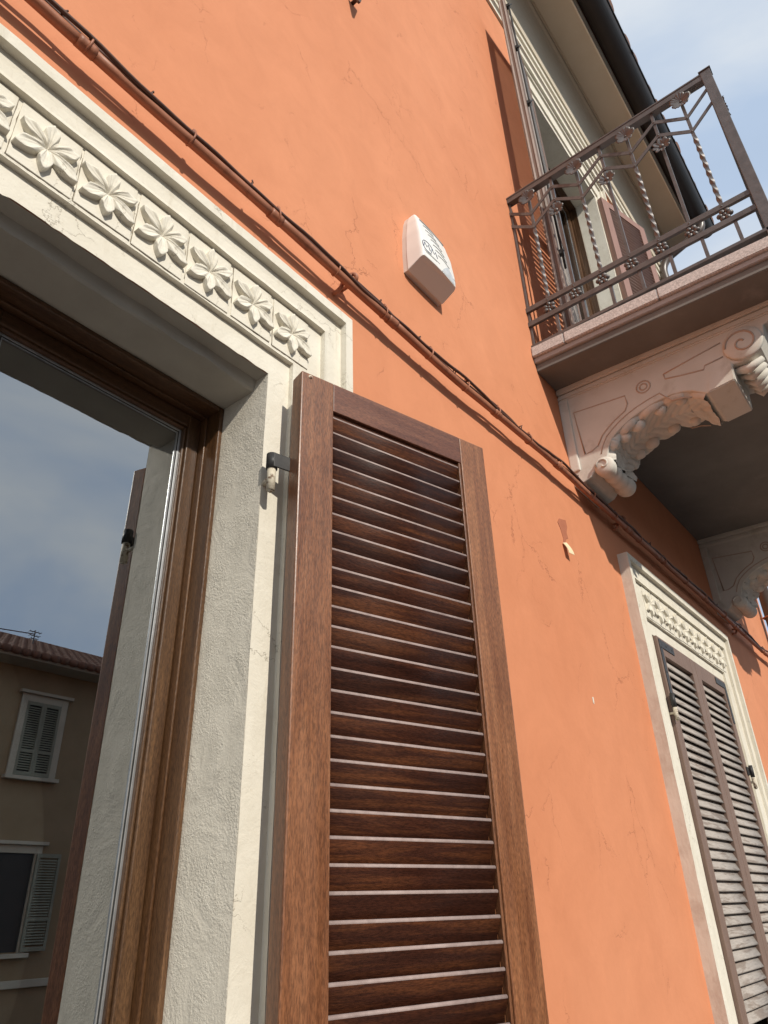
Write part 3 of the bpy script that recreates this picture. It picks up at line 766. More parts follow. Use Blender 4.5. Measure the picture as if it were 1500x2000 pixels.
def bracket(x0):
    b = obj('bracket', prism(bmesh.new(), [bz(*p) for p in PROF], 'x', x0, x0 + BW), M['bracket'], balc)
    bv = b.modifiers.new('bevel', 'BEVEL'); bv.width = .005; bv.segments = 2; bv.limit_method = 'ANGLE'; bv.angle_limit = radians(35)
    # cap moulding under the slab
    for (za, zb, pr, ye) in ((2.150, 2.184, .020, -.985), (2.118, 2.149, .011, -.965)):
        bm = bmesh.new(); prism(bm, [bz(0.0, za), bz(ye, za - .017), bz(ye - .012, zb - .017), bz(0.0, zb)], 'x', x0 - pr, x0 + BW + pr)
        bmesh.ops.bevel(bm, geom=list(bm.edges), offset=.006, segments=2, affect='EDGES'); obj('cap_moulding', bm, M['bracket'], b)
    # wall-side pilaster strip
    obj('side_strip', nbox(x0 - .010, x0 + BW + .010, -.045, .0, E + 1.70, E + 2.10, bev=.006), M['bracket'], b)
    # incised lines on the near and far side
    for sx, face in ((-1, x0), (1, x0 + BW)):
        def line(pts, r=.0042, nm='incised_line'):
            bm = bmesh.new(); tube(bm, [(face + sx * .0006, p[0], p[1]) for p in [bz(*q) for q in pts]], r, 6)
            for v in bm.verts: v.co.x = face + (v.co.x - face) * .45
            obj(nm, bm, M['bracket_line'], b, smooth=True)
        off = []
        for i, p in enumerate(ARCH[1:-1]):
            a, c = Vector(ARCH[i]), Vector(ARCH[i + 2]); d = (c - a).normalized(); n = Vector((d.y, -d.x)); n = -n if n.y < 0 and n.x < 0 else n
            n = Vector((-d.y, d.x)); n = n if (n.y > 0 or n.x > 0) else -n
            off.append((Vector(p), n))
        line([tuple(p + n * .030) for p, n in off], .0034)
        line([tuple(p + n * .052) for p, n in off[1:6]] + [(-.3092, 1.9777 - .02), (-.3062, 2.0046)] + [(-.0629, 2.030)] + [(-.078, 1.79), (-.108, 1.792), tuple(off[1][0] + off[1][1] * .052)], .0040)
        line([(-.4866, 2.0291), (-.60, 2.045), (-.735, 2.062)], .0038); line([(-.4866, 2.0291), (-.4887, 2.0028), (-.56, 1.985), (-.6445, 1.968), (-.652, 1.985), (-.7285, 1.990)], .0040)
        ring = [(-.3924 + .030 * cos(a * pi / 9), 2.010 + .030 * sin(a * pi / 9)) for a in range(19)]
        line(ring, .0040, 'incised_ring'); line([(-.3924 + .016 * cos(a * pi / 7), 2.010 + .016 * sin(a * pi / 7)) for a in range(15)], .0040, 'incised_ring')
        # volute
        bm = bmesh.new(); lathe(bm, [(0, .078), (.007, .077), (.012, .071), (.0125, .0)], (face, *bz(-.812, 2.012)), (sx, 0, 0), 32); obj('volute', bm, M['bracket'], b)
        sp = [(-.812 + r * cos(a), 2.012 + r * sin(a)) for a, r in [(k * .28, .068 - .0019 * k) for k in range(32)]]
        bm = bmesh.new(); tube(bm, [(face + sx * .0127, *bz(*p)) for p in sp], .0045, 6)
        obj('volute_spiral', bm, M['bracket_line'], b)
    # block under the scroll
    bm = bmesh.new(); prism(bm, [bz(-.634, 1.848), bz(-.744, 1.860), bz(-.752, 1.95), bz(-.66, 1.95)], 'x', x0 - .006, x0 + BW + .006)
    bmesh.ops.bevel(bm, geom=list(bm.edges), offset=.004, segments=2, affect='EDGES'); obj('scroll_block', bm, M['bracket'], b)
    # spool at the foot
    r0 = .040
    prof = [(-.012, .0), (-.012, .026), (-.006, .040), (.006, .046), (.030, .045), (.060, .038), (.072, .034), (.082, .040), (.100, .043), (.118, .038), (.126, .033), (.138, .038), (.155, .042), (.175, .040), (.186, .034), (.196, .041), (.225, .047), (.255, .046), (.270, .039), (.276, .024), (.276, .0)]
    bm = bmesh.new(); lathe(bm, prof, (x0, *bz(-.150, 1.700)), (1, 0, 0), 22)
    obj('foot_spool', bm, M['bracket'], b)
    bm = bmesh.new(); tube(bm, [(x0 - .013, *bz(-.150 + r * cos(a), 1.700 + r * sin(a))) for a, r in [(k * .5, .034 - .0024 * k) for k in range(12)]], .005, 6); obj('spool_spiral', bm, M['bracket'], b)
    # acanthus leaf laid along the arch
    P = [Vector(p) for p in ARCH]
    bm = bmesh.new(); ns, ntt = 120, 44; g = []
    for i in range(ns + 1):
        s = i / ns * (len(P) - 1); k = min(int(s), len(P) - 2); f = s - k
        p = P[k].lerp(P[k + 1], f); d = (P[k + 1] - P[k]).normalized(); n = Vector((d.y, -d.x)); n = n if n.y < 0 else -n
        row = []
        for j in range(ntt + 1):
            tt = j / ntt * 2 - 1
            u = i / ns
            ph = u * 5.2 - abs(tt) * .85 + .2
            lobe = abs(sin(ph * pi)) ** .6
            fl = abs(sin(ph * pi * 3.0 + tt * 2)) ** .7
            wd = .425 + .06 * lobe
            edge = abs(tt) ** 2.2
            hgt = .006 + .012 * (1 - abs(tt)) ** 1.5 + (.030 * lobe * edge + .007 * fl * (1 - .5 * edge)) * (1 - .25 * u)
            hgt += .004 * math.exp(-(tt / .08) ** 2)
            if abs(tt) > .97: hgt = -.003
            q = p + n * hgt
            row.append(bm.verts.new((x0 + BW / 2 + tt * wd * BW, *bz(q.x, q.y))))
        g.append(row)
    fs = []
    for a, c in zip(g, g[1:]):
        for j in range(ntt):
            f = bm.faces.new((a[j], a[j + 1], c[j + 1], c[j])); f.smooth = True; fs.append(f)
    bmesh.ops.recalc_face_normals(bm, faces=fs)
    obj('acanthus_leaf', bm, M['bracket'], b)
    # bead-like leaf curls along both edges
    for (s, r) in ((1.6, .013), (2.5, .017), (4.2, .026), (6.0, .030), (8.4, .026), (10.6, .022)):
        k = int(s); f = s - k; p = P[k].lerp(P[k + 1], f); d = (P[k + 1] - P[k]).normalized(); n = Vector((d.y, -d.x)); n = n if n.y < 0 else -n
        q = p + n * (r * .75)
        for xx in (x0 + .030 + r * .5, x0 + BW - .030 - r * .5):
            bm = bmesh.new(); ellipsoid(bm, (xx, *bz(q.x, q.y)), (r * .85, r * 1.15, r), 12, 8); obj('leaf_curl', bm, M['bracket'], b)
    # drop leaf on the outer face of the scroll
    bm = bmesh.new()
    for k in range(5):
        tube(bm, [(x0 + BW / 2 + (k - 2) * .044, *bz(-.752 - .008 * k % 2, 1.925)), (x0 + BW / 2 + (k - 2) * .050, *bz(-.800, 1.905 - .006 * (2 - abs(k - 2)))), (x0 + BW / 2 + (k - 2) * .046, *bz(-.86, 1.935))], [.014, .020, .012], 8)
    obj('drop_leaf', bm, M['bracket'], b)
    return b
bracket(2.688)
bracket(4.805)

# railing meshes
def petal_flower(n, R, depth, ridges, notch=.25, inner=.12, cup=.5):
    """flower in the yz plane facing -x"""
    bm = bmesh.new(); nth, nr = n * 14, 6; rings = []
    for j in range(nr + 1):
        rho = j / nr; ring = []
        for i in range(nth):
            th = 2 * pi * i / nth; ph = (th * n / (2 * pi)) % 1.0
            lob = sin(ph * pi) ** .5
            r = R * (notch + (1 - notch) * lob) * rho
            h = depth * (cup * rho ** .7 + .35 * lob * rho * (1 - .5 * rho)) + depth * .10 * sin(th * n * ridges) * rho * lob
            ring.append(bm.verts.new((-h, r * cos(th), r * sin(th))))
        rings.append(ring)
    fs = []
    for a, b in zip(rings, rings[1:]):
        for i in range(nth):
            f = bm.faces.new((a[i], a[(i + 1) % nth], b[(i + 1) % nth], b[i])); f.smooth = True; fs.append(f)
    bmesh.ops.remove_doubles(bm, verts=rings[0], dist=1e-5)
    last = [v for v in rings[-1] if v.is_valid]
    bk = [bm.verts.new((v.co.x + .004, v.co.y * .93, v.co.z * .93)) for v in last]
    m = len(last)
    for i in range(m):
        bm.faces.new((last[i], last[(i + 1) % m], bk[(i + 1) % m], bk[i]))
    cen = bm.verts.new((.004, 0, 0))
    for i in range(m): bm.faces.new((bk[i], bk[(i + 1) % m], cen))
    if inner: ellipsoid(bm, (-depth * .25, 0, 0), (inner * R, inner * R, inner * R), 10, 6)
    bmesh.ops.recalc_face_normals(bm, faces=list(bm.faces))
    return bm
def to_mesh(name, bm, m):
    me = bpy.data.meshes.new(name); bm.to_mesh(me); bm.free(); me.materials.append(m); return me
HIB = to_mesh('hibiscus_flower', petal_flower(5, .050, .022, 4, .70, .10, .6), M['iron'])
DAI = to_mesh('daisy_flower', petal_flower(8, .044, .018, 1, .55, .28, .8), M['iron'])
bm = bmesh.new()
for k in range(6):
    a = k * pi / 3 + .3
    mt = Matrix.Rotation(a, 3, 'X')
    ellipsoid(bm, (-.004, .0205 * cos(a), .0205 * sin(a)), (.012, .0135, .0110), 10, 6, mt)
ellipsoid(bm, (-.006, 0, 0), (.008, .008, .008), 8, 6)
BALL = to_mesh('ball_flower', bm, M['iron'])
def twisted(h, a=.0065, turns=8):
    bm = bmesh.new(); n = int(turns * 12); rings = []
    for i in range(n + 1):
        f = i / n; ang = 2 * pi * turns * max(0, min(1, (f - .06) / .88)) / 4
        rings.append([bm.verts.new((a * 1.3 * cos(ang + pi / 4 + k * pi / 2), a * 1.3 * sin(ang + pi / 4 + k * pi / 2), -h * f)) for k in range(4)])
    for p, q in zip(rings, rings[1:]):
        for k in range(4): bm.faces.new((p[k], p[(k + 1) % 4], q[(k + 1) % 4], q[k]))
    bm.faces.new(rings[0]); bm.faces.new(rings[-1][::-1])
    bmesh.ops.recalc_face_normals(bm, faces=list(bm.faces))
    return bm
ZH, ZU1, ZU0, ZL1, ZL0, ZR1, ZR0, ZB = 3.372, 3.262, 3.160, 3.162, 3.060, 2.540, 2.448, 2.305
TW = to_mesh('twisted_bar', twisted(ZL0 - ZR1, .0082, 8), M['iron'])
PLAIN = to_mesh('plain_bar', nbox(-.0072, .0072, -.0072, .0072, -(ZL1 - ZR1), 0, bev=.001), M['iron'])
NECK = to_mesh('neck_bar', nbox(-.0072, .0072, -.0072, .0072, -(ZH - .018 - ZL0), 0, bev=.001), M['iron'])
SHORT = to_mesh('short_bar', nbox(-.0072, .0072, -.0072, .0072, -(ZR0 - ZB) + .006, 0, bev=.001), M['iron'])
def railing(origin, rotz, length, nmod, post=True):
    """local: y from 0 to -length along the railing, facing -x. All pieces become children of the balcony."""
    Mx = Matrix.Translation(origin) @ Matrix.Rotation(rotz, 4, 'Z')
    def put(name, bm_or_me, loc=(0, 0, 0), m=M['iron'], parent=balc):
        if isinstance(bm_or_me, bmesh.types.BMesh): o = obj(name, bm_or_me, m)
        else: o = inst(name, bm_or_me)
        o.parent = parent
        o.matrix_basis = (Mx if parent is balc else Matrix.Identity(4)) @ Matrix.Translation(loc)
        return o
    k = .004
    step = length / (nmod + .86)
    bm = bmesh.new(); box(bm, -.021, .021, -length - .012, .0, ZH - .010, ZH, bev=.002); put('handrail', bm)
    bm = bmesh.new(); box(bm, -.018, .018, -length, .0, ZH - .042, ZH - .0105, bev=.001); put('handrail_flat', bm)
    y0 = -.117
    nodes = [0.008] + [y0 - step * i for i in range(nmod)] + [-length + .02]
    for nm, zh, zl in (('chevron_bar', ZU1, ZU0), ('chevron_bar', ZL1, ZL0)):
        bm = bmesh.new()
        for i, (a, b) in enumerate(zip(nodes, nodes[1:])):
            za, zb = (zh, zl) if i % 2 == 0 else (zl, zh)
            if i == 0: za = zh - .002
            d = Vector((0, b - a, zb - za)); n = Vector((0, -d.z, d.y)).normalized() * .0145
            if n.z < 0: n = -n
            vs = []
            for xx in (-.0105, -.0062):
                vs.append([bm.verts.new((xx, p[0] + s * n.y * .0, p[1] + s * abs(n.z) * 1.0)) for p, s in (((a, za), -1), ((b, zb), -1), ((b, zb), 1), ((a, za), 1))])
            A_, B_ = vs
            bm.faces.new(A_); bm.faces.new(B_[::-1])
            for q in range(4): bm.faces.new((A_[q], A_[(q + 1) % 4], B_[(q + 1) % 4], B_[q]))
        bmesh.ops.recalc_face_normals(bm, faces=list(bm.faces)); put(nm, bm)
    for i, y in enumerate(nodes[1:-1]):
        low = i % 2 == 0
        nb = put('neck_bar', NECK, (0, y, ZH - .018))
        if low:
            tb = put('baluster', TW, (0, y, ZL0))
            f = put('hibiscus_flower', HIB, (-.018, .004, -.085 + .012), parent=nb); f.matrix_basis = Matrix.Translation((-.014, .0, -.078)) @ Matrix.Rotation(random.uniform(-.5, .5), 4, 'X')
        else:
            tb = put('baluster', PLAIN, (0, y, ZL1))
            f = put('daisy_flower', DAI, (0, 0, 0), parent=tb); f.matrix_basis = Matrix.Translation((-.012, .0, -.092)) @ Matrix.Rotation(random.uniform(-.5, .5), 4, 'X')
        # rivets
        for zz in ((ZU0, ZL0) if low else (ZU1, ZL1)):
            bm = bmesh.new(); ellipsoid(bm, (-.0110, 0, 0), (.003, .0048, .0048), 8, 4); put('rivet', bm, (0, y, zz))
        bf = put('ball_flower', BALL, (-.002, y, (ZR1 + ZR0) / 2)); bf.matrix_basis = bf.matrix_basis @ Matrix.Rotation(random.uniform(-.4, .4), 4, 'X')
        bm = bmesh.new(); ellipsoid(bm, (-.0145, 0, 0), (.003, .0045, .0045), 8, 4); put('rivet', bm, (0, y, ZR1))
        yy = y - step * .28 if i % 1 == 0 else y
        put('short_bar', SHORT, (0, y - .025, ZR0 - .006))
    for zz in (ZR1, ZR0):
        bm = bmesh.new(); box(bm, -.014, .002, -length, .006, zz - .013, zz + .013, bev=.0015)
        box(bm, -.012, .014, -length, .006, zz + .0132, zz + .0172, bev=.0008); put('lower_rail', bm)
    bm = bmesh.new(); box(bm, -.022, .022, -length, .0, ZB - .010, ZB + .006, bev=.0015)
    o = put('base_rail', bm)
    if post:
        bm = bmesh.new(); box(bm, -.022, .022, -length - .022, -length + .022, 2.24, ZH + .004, bev=.002); box(bm, -.027, .027, -length - .027, -length + .027, ZH + .0045, ZH + .010, bev=.001); put('corner_post', bm)
    bm = bmesh.new(); box(bm, -.004, .004, -.012, -.002, ZB, ZH - .03, bev=.0008); put('wall_bar', bm)
railing((2.490, 0, E), 0, 1.060, 7)
railing((2.490 + .022, -1.060, E), radians(90), BX1 - 2.512 - .02, 19)
railing((BX1 - .021, -.0, E), 0, 1.060, 7)
for o in balc.children:
    pass

# ------------------------------------------------------------------ gutter and downpipe
gut = thing('gutter', 'dark brown half-round gutter along the eave', 'gutter', (0, 0, 0))
bm = bmesh.new(); gx0, gx1 = -9.2, 6.75; gy, gz, gr = -.562, E + 6.675, .095
rr = []
for k in range(15):
    a = pi + pi * k / 14; rr.append((gy + gr * cos(a), gz + gr * sin(a)))
rr.append((gy + gr - .006, gz)); rr += [(gy + (gr - .006) * cos(pi + pi * k / 14), gz + (gr - .006) * sin(pi + pi * k / 14)) for k in range(14, -1, -1)]
prism(bm, rr, 'x', gx0, gx1); 
for f in bm.faces: f.smooth = len(f.verts) == 4
obj('trough', bm, M['gutter'], gut)
bm = bmesh.new(); tube(bm, [(gx0, gy - gr - .004, gz + .004), (gx1, gy - gr - .004, gz + .004)], .009, 10); obj('rolled_edge', bm, M['gutter'], gut)
bm = bmesh.new(); prism(bm, [(gy + gr * .985 * cos(pi + pi * k / 14), gz + gr * .985 * sin(pi + pi * k / 14)) for k in range(15)], 'x', gx1, gx1 + .004); obj('end_cap', bm, M['gutter'], gut)
for xx in (1.0, 2.1, 3.2, 4.3, 5.4, 6.4):
    bm = bmesh.new(); box(bm, xx - .012, xx + .012, gy - gr - .016, gy - gr - .006, gz - .012, gz + .02, bev=.001)
    box(bm, xx - .012, xx + .012, gy - gr - .006, gy + gr, gz + .009, gz + .013); obj('gutter_bracket', bm, M['gutter'], gut)
dp = thing('downpipe', 'brown downpipe swan-necked back to the wall from the gutter end', 'pipe', (0, 0, 0))
DX, DY, DR = 6.34, -.075, .044
path = fillet_path([(DX + .10, gy, gz - .05), (DX + .10, gy, gz - .24), (DX, DY, gz - .52), (DX, DY, gz - .9), (DX, DY, .12)], .16, 8)
bm = bmesh.new(); tube(bm, path, DR, 18); obj('pipe', bm, M['downpipe'], dp)
for zz in (E + 4.6, E + 2.30, E + .2):
    bm = bmesh.new(); tube(bm, [(DX, DY, zz), (DX, DY, zz + .022)], DR + .006, 18); tube(bm, [(DX, DY, zz + .05), (DX, DY, zz + .072)], DR + .004, 18); obj('pipe_collar', bm, M['downpipe'], dp)
for zz in (E + 4.0, E + 2.02, E - .3):
    bm = bmesh.new()
    tube(bm, [(DX + (DR + .008) * cos(a), DY + (DR + .008) * sin(a), zz) for a in [2 * pi * k / 18 for k in range(18)]], .007, 8, closed=True)
    tube(bm, [(DX - .02, DY + DR, zz), (DX - .03, .0, zz)], .008, 8); obj('pipe_clip', bm, M['pipe'], dp)

# ------------------------------------------------------------------ conduit, cables
HC = .048
def cz(x):
    z = 1.567 + .0 * x
    z += .022 * max(0, min(1, (x - 1.7) / .6)) if x > 1.7 else 0
    z += .010 * max(0, (.5 - x)) if x < .5 else 0
    return E + z + .0025 * sin(x * 3.1) + .0015 * sin(x * 11)
con = thing('conduit', 'painted conduit pipe running level across the orange wall', 'pipe', (0, 0, 0))
seg_x = [-3.0, -1.2, .28, .815, 1.30, 1.92, 2.42, 3.15, 3.6, 4.35, 5.0, 5.8, X_END - .02]
for a, b in zip(seg_x, seg_x[1:]):
    n = max(4, int((b - a) / .06)); xs = [a + (b - a) * i / n for i in range(n + 1)]
    bm = bmesh.new(); tube(bm, [(x, -HC + .001 * sin(x * 5), cz(x)) for x in xs], .0130 + random.uniform(-.0003, .0003), 14)
    obj('pipe_length', bm, M['pipe'], con)
for x in seg_x[1:-1]:
    bm = bmesh.new(); n = 5; xs = [x - .020 + .040 * i / n for i in range(n + 1)]
    tube(bm, [(q, -HC, cz(q)) for q in xs], .0150, 14)
    obj('sleeve', bm, M['pipe'], con)
clip_x = [-.9, -.1, .283, .545, .815, 1.045, 1.258, 1.495, 1.71, 1.92, 2.16, 2.42, 2.75, 3.0, 3.3, 3.65, 4.0, 4.35, 4.75, 5.2, 5.7]
for x in clip_x:
    bm = bmesh.new()
    lean = random.uniform(-.006, .006)
    tube(bm, [(x + lean * sin(a), -HC - .002 + .0160 * cos(a), cz(x) + .006 + .0215 * sin(a)) for a in [2 * pi * k / 16 for k in range(16)]], .0026, 6, closed=True)
    box(bm, x - .004, x + .005, -HC - .012, -HC - .001, cz(x) + .022, cz(x) + .033, bev=.0015)
    obj('cable_tie', bm, M['pipe'], con)
for x in (.24 - .02, .432, .726, 1.238, 1.436, 1.64, 2.097, 2.6, 3.45, 3.9, 4.6):
    bm = bmesh.new()
    tube(bm, [(x + .004 * cos(a), -HC - .004 + .008 * cos(a), cz(x) + .0225 + .010 * sin(a)) for a in [2 * pi * k / 12 for k in range(12)]], .0022, 6, closed=True)
    tube(bm, [(x, -HC - .010, cz(x) + .030), (x + random.uniform(-.006, .008), -HC - .012, cz(x) + random.uniform(.033, .038))], .0022, 6)
    obj('small_tie', bm, M['cable'], con)
def hook(x):
    z = cz(x); bm = bmesh.new()
    pts = [(x - .012, .012, z - .020), (x - .012, -.018, z - .021), (x - .010, -.030, z - .012), (x - .004, -.029, z + .010), (x + .004, -.034, z + .030), (x + .010, -.044, z + .043), (x + .016, -.056, z + .046), (x + .022, -.062, z + .036), (x + .024, -.056, z + .026), (x + .024, -.040, z + .022), (x + .024, -.010, z + .022), (x + .024, .006, z + .022)]
    tube(bm, fillet_path(pts, .012, 3), .0062, 10); obj('wall_hook', bm, M['pipe'], con)
for x in (-.6, 1.10, 3.09, 5.1): hook(x)
for k, (dz, dy, ph, lb) in enumerate(((.0185, .000, 0, 'thin dark cable tied along the top of the conduit, upper one'), (.0120, -.0135, 1.9, 'thin dark cable tied along the front of the conduit, lower one'))):
    bm = bmesh.new(); pts = []
    n = 300
    for i in range(n + 1):
        x = -3 + (X_END + 3 - .02) * i / n
        sag = .0045 * sin(x * 7.3 + ph) + .0035 * sin(x * 17 + ph * 2) + .0015 * sin(x * 41 + ph)
        pts.append((x, -HC + dy + .003 * sin(x * 9 + ph), cz(x) + dz + .003 * k * sin(x * 5) + sag + (.004 if k == 0 else 0)))
    tube(bm, pts, .0064 if k == 0 else .0052, 8)
    tag(obj('cable', bm, M['cable']), lb, 'cable', 'cables tied to the conduit')
# small iron stop high on the wall
bm = bmesh.new(); tube(bm, fillet_path([(1.17, .004, E + 3.27), (1.165, -.05, E + 3.27), (1.160, -.055, E + 3.225)], .02, 4), [.008] * 12, 8) if False else None
bm.free(); bm = bmesh.new()
tube(bm, [(1.19, .004, E + 3.30), (1.19, -.045, E + 3.30)], .009, 10); prism(bm, [(1.150, E + 3.325), (1.172, E + 3.225), (1.184, E + 3.232), (1.205, E + 3.325)], 'y', -.05, -.040)
tag(obj('shutter_stop', bm, M['cable']), 'small dark iron shutter stop high on the wall at the top edge', 'shutter stop')

# ------------------------------------------------------------------ alarm siren
sir = thing('alarm_siren', 'white plastic alarm siren box fixed to the orange wall', 'alarm siren', (1.553, 0, E + 1.935), 0)
SH_ = .345
def lerp_t(tab, s):
    for (a, va), (b, vb) in zip(tab, tab[1:]):
        if s <= b:
            f = (s - a) / (b - a); f = f * f * (3 - 2 * f) * .5 + f * .5; return va + (vb - va) * f
    return tab[-1][1]
WT = [(0, .1045), (.25, .1060), (.5, .102), (.72, .092), (.84, .080), (.92, .064), (.97, .045), (.992, .029), (1.0, .018)]
DT = [(0, .066), (.04, .067), (.2, .067), (.45, .060), (.68, .047), (.84, .029), (.93, .015), (.98, .006), (1.0, .001)]
def sir_p(u, s, lift=0.0, y0=-.020):
    wd = lerp_t(WT, s); d = lerp_t(DT, s)
    au = abs(u); sg = 1 if u >= 0 else -1
    e0, r_ = .66, .24                                   # flat front up to e0, rounded shoulder, then the side wall
    if au <= e0: f, dp = au / e0 * .90, 1.0
    elif au <= e0 + r_:
        a_ = (au - e0) / r_ * pi / 2; f, dp = .90 + .090 * sin(a_), 1.0 - .25 * (1 - cos(a_))
    else:
        k_ = (au - e0 - r_) / (1 - e0 - r_); f, dp = .990 + .010 * k_, .75 * (1 - k_)
    crown = 1.0 + .07 * (1 - min(1, au / e0) ** 2) * (1 if au <= e0 else 0)
    zb = .034 * dp * max(0, 1 - s * 5)
    return Vector((wd * f * sg, y0 - d * dp * crown - lift, SH_ * s + zb))
bm = bmesh.new(); nu, nsr = 60, 40; g = []
for i in range(nsr + 1):
    s = i / nsr
    g.append([bm.verts.new(sir_p(j / nu * 2 - 1, s)) for j in range(nu + 1)])
fs = []
for a, b in zip(g, g[1:]):
    for j in range(nu):
        f = bm.faces.new((a[j], a[j + 1], b[j + 1], b[j])); f.smooth = True; fs.append(f)
fb = bm.faces.new(g[0][::-1]); ft = bm.faces.new(g[-1])
bmesh.ops.recalc_face_normals(bm, faces=list(bm.faces))
so = obj('cover', bm, M['siren'], sir)
so.data.polygons.foreach_set('use_smooth', [len(p.vertices) == 4 for p in so.data.polygons])
bm = bmesh.new()
pts = [(-lerp_t(WT, k / 20) * .985, SH_ * k / 20 * .995) for k in range(21)]
pts += [(-a, b) for a, b in pts[::-1]]
prism(bm, [(a, b + .002) for a, b in pts], 'y', -.0195, .0)
obj('back_plate', bm, M['siren_back'], sir)
def stroke(name, pts, wdt, m, n=1):
    bm = bmesh.new(); tube(bm, [sir_p(u, s, .0002) for u, s in pts], wdt, 6)
    for v in bm.verts: pass
    return obj(name, bm, m, sir, smooth=True)
for k in range(7):
    s = .66 - .060 * k; u0 = -.50 + .07 * k; u1 = -.02 + .075 * k
    stroke('sound_slot', [(u0 + (u1 - u0) * q / 6, s + .024 * sin(pi * q / 6) - .012 * q / 6) for q in range(7)], .0017, M['print_grey'])
stroke('sound_slot', [(-.60 + 1.15 * q / 8, .735 + .035 * sin(pi * q / 8) - .03 * q / 8) for q in range(9)], .0038, M['print_grey'])
stroke('sound_slot', [(-.45 + .9 * q / 8, .81 + .02 * sin(pi * q / 8) - .03 * q / 8) for q in range(9)], .0010, M['print_grey'])
# printed emblem: open ellipse around the first of two zigzag letters M M
stroke('emblem_ring', [(-.50 + .21 * cos(a), .27 + .085 * sin(a)) for a in [.25 + (2 * pi - 1.3) * q / 20 for q in range(21)]], .0015, M['print_blue'])
def zig(u0, u1, s0, s1, nm):
    stroke(nm, [(u0, s0), (u0 + (u1 - u0) * .22, s1), (u0 + (u1 - u0) * .5, s0 + (s1 - s0) * .25), (u0 + (u1 - u0) * .78, s1), (u1, s0)], .0016, M['print_blue'])
zig(-.66, -.42, .235, .315, 'emblem_letter'); zig(-.38, -.14, .225, .305, 'emblem_letter')
stroke('small_print', [(-.66 + .6 * q / 6, .155) for q in range(7)], .0009, M['print_grey']); stroke('small_print', [(-.60 + .42 * q / 6, .128) for q in range(7)], .0008, M['print_grey'])
stroke('small_print', [(-.3 + .45 * q / 6, .885 - .01 * q / 6) for q in range(7)], .0010, M['print_grey'])
stroke('cover_seam', [(.66, .20 - .15 * q / 6) if False else (.60 + .2 * q / 6, .20 - .12 * q / 6) for q in range(7)], .0010, M['print_grey'])
# flash lens
bm = bmesh.new(); lp = [(.02, .020), (.62, .020), (.60, .13), (.50, .22), (.36, .275), (.22, .22), (.10, .12)]
vv = [bm.verts.new(sir_p(u, s, .0012)) for u, s in lp]; cc = bm.verts.new(sir_p(.36, .11, .0022))
for i in range(len(vv)): bm.faces.new((vv[i], vv[(i + 1) % len(vv)], cc))
bmesh.ops.recalc_face_normals(bm, faces=list(bm.faces)); obj('flash_lens', bm, M['lens'], sir)
bm = bmesh.new(); tube(bm, [sir_p(-.12, 0.012, .0), sir_p(-.02, .002, -.012) + Vector((0, 0, -.001)), sir_p(.10, .012, .0005)], .0022, 6); obj('latch', bm, M['siren'], sir)

# ------------------------------------------------------------------ house across the street (seen in the window glass)
FY = -13.0
far = thing('opposite_house', 'ochre house with tiled roof mirrored in the window glass', 'building', (0, 0, 0))
bm = bmesh.new(); fx0, fx1, fh = -4.0, 16.0, E + 4.55
FW = [(6.80, 7.52, E + 2.50, E + 3.90), (6.60, 7.55, E - .43, E + 1.15)] + [(c - .36, c + .36, E + 2.50, E + 3.90) for c in (-2, .9, 3.9, 10.1, 13.2)] + [(c - .45, c + .45, E - .43, E + 1.15) for c in (-2, .9, 3.9, 10.1, 13.2)]
box(bm, fx0, fx1, FY - 7, FY, 0, fh)
obj('wall', bm, M['far_wall'], far)
bm = bmesh.new(); box(bm, fx0 - .05, fx1 + .05, FY, FY + .08, E - .98, E - .86, bev=.01); obj('string_course', bm, M['far_trim'], far)
bm = bmesh.new(); prism(bm, [(FY + .0, fh), (FY + .55, fh), (FY + .55, fh + .06), (FY, fh + .06)], 'x', fx0 - .3, fx1 + .3); obj('eave', bm, M['far_trim'], far)
bm = bmesh.new(); prism(bm, [(FY + .62, fh + .065), (FY - 3.5, fh + 1.75), (FY - 7.6, fh + .065)], 'x', fx0 - .35, fx1 + .35); fr = obj('roof', bm, M['tile'], far)
bm = bmesh.new()
sl_ = atan2(1.685, 4.12)
for i in range(9):
    yy = FY + .62 - i * .45; zz = fh + .075 + i * .45 * (1.685 / 4.12)
    xk = fx0 - .3
    while xk < fx1 + .2:
        tube(bm, [(xk, yy + .02, zz + .015), (xk, yy - .46, zz + .015 + .47 * (1.685 / 4.12))], [.085, .07], 6); xk += .2
o = obj('roof_tiles', bm, M['tile'], far); o['kind'] = 'stuff'
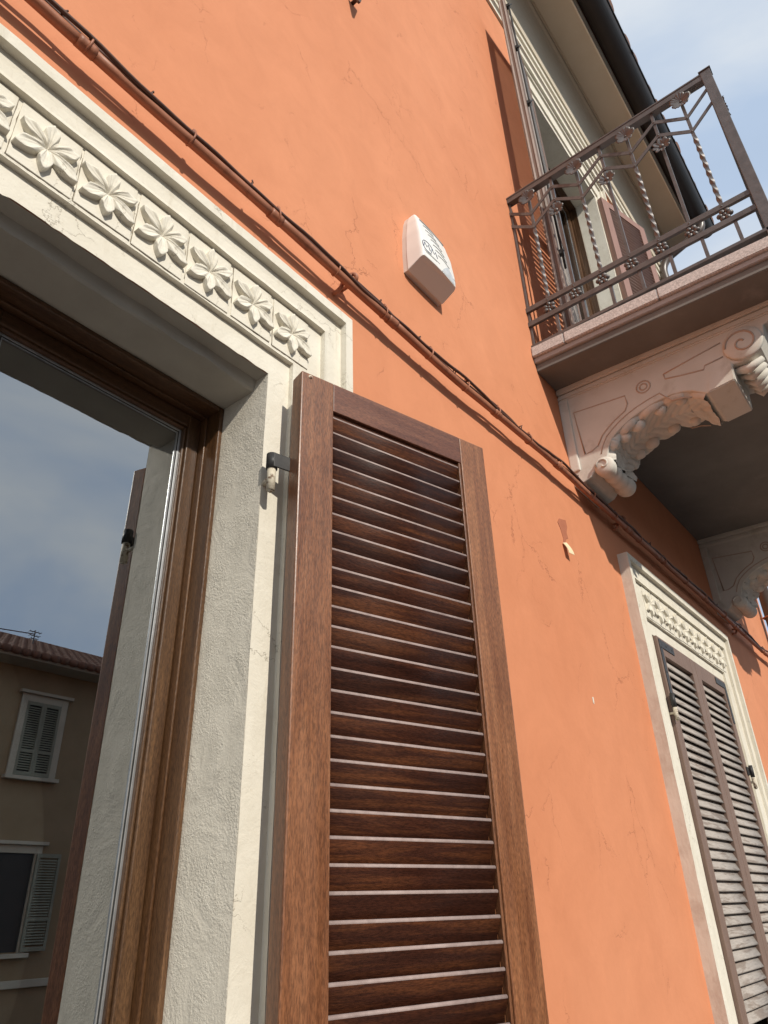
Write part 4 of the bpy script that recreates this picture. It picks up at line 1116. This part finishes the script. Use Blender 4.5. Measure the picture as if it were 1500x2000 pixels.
def louvre(wd, h):
    bm = bmesh.new(); box(bm, 0, .05, 0, .04, 0, h); box(bm, wd - .05, wd, 0, .04, 0, h); box(bm, .05, wd - .05, 0, .04, 0, .07); box(bm, .05, wd - .05, 0, .04, h - .07, h); box(bm, .05, wd - .05, 0, .04, h * .3, h * .3 + .06)
    z = .1
    while z < h - .09:
        prism(bm, [(.005, z + .028), (.03, z), (.036, z + .004), (.011, z + .032)], 'x', .05, wd - .05); z += .045
    return bm
for i, (a, b, c, d) in enumerate(FW):
    wn = obj('window', nbox(a, b, FY - .01, FY + .004, c, d), M['rubber'], far)
    bm = bmesh.new()
    for q in ((a - .13, a, c - .02, d + .14), (b, b + .13, c - .02, d + .14), (a, b, d, d + .14)): box(bm, q[0], q[1], FY, FY + .05, q[2], q[3], bev=.006)
    box(bm, a - .2, b + .2, FY, FY + .12, d + .1405, d + .20, bev=.006); obj('surround', bm, M['far_trim'], wn)
    bm = bmesh.new(); box(bm, a - .18, b + .18, FY, FY + .14, c - .09, c - .021, bev=.006); obj('sill', bm, M['far_trim'], wn)
    up = c > E + 2
    hwid = (b - a) / 2
    for s in (0, 1):
        if up: obj('shutter_leaf', louvre(hwid - .004, d - c), M['far_shutter'], wn, loc=(a + s * hwid + .002, FY + .012, c))
        else: obj('shutter_leaf', louvre(hwid, d - c), M['far_shutter'], wn, loc=((a - hwid - .02) if s == 0 else b + .02, FY + .062, c))
    if not up: obj('pane', nbox(a + .04, b - .04, FY + .006, FY + .010, c + .04, d - .04), M['gutter'], wn)
ant = thing('antenna', 'small rooftop aerial mirrored in the window glass', 'antenna', (7.3, FY - 1.4, fh + .85))
bm = bmesh.new(); tube(bm, [(0, 0, -.1), (0, 0, .46)], .014, 8); obj('mast', bm, M['iron'], ant)
for zz, ln in ((.42, .26), (.33, .22), (.26, .16)):
    bm = bmesh.new(); tube(bm, [(-ln / 2, 0, zz), (ln / 2, 0, zz)], .010, 6)
    for q in range(4): tube(bm, [(-ln / 2 + ln * q / 3, -.06, zz), (-ln / 2 + ln * q / 3, .06, zz)], .007, 6)
    obj('aerial_bar', bm, M['iron'], ant)
bm = bmesh.new(); tube(bm, [(7.3 - 9 * q / 20, FY - 1.4, fh + 1.22 - .3 * sin(pi * q / 20) + .1 * q / 20) for q in range(21)], .012, 6)
tag(obj('overhead_wire', bm, M['cable']), 'thin wire slung from the rooftop aerial in the reflection', 'wire')
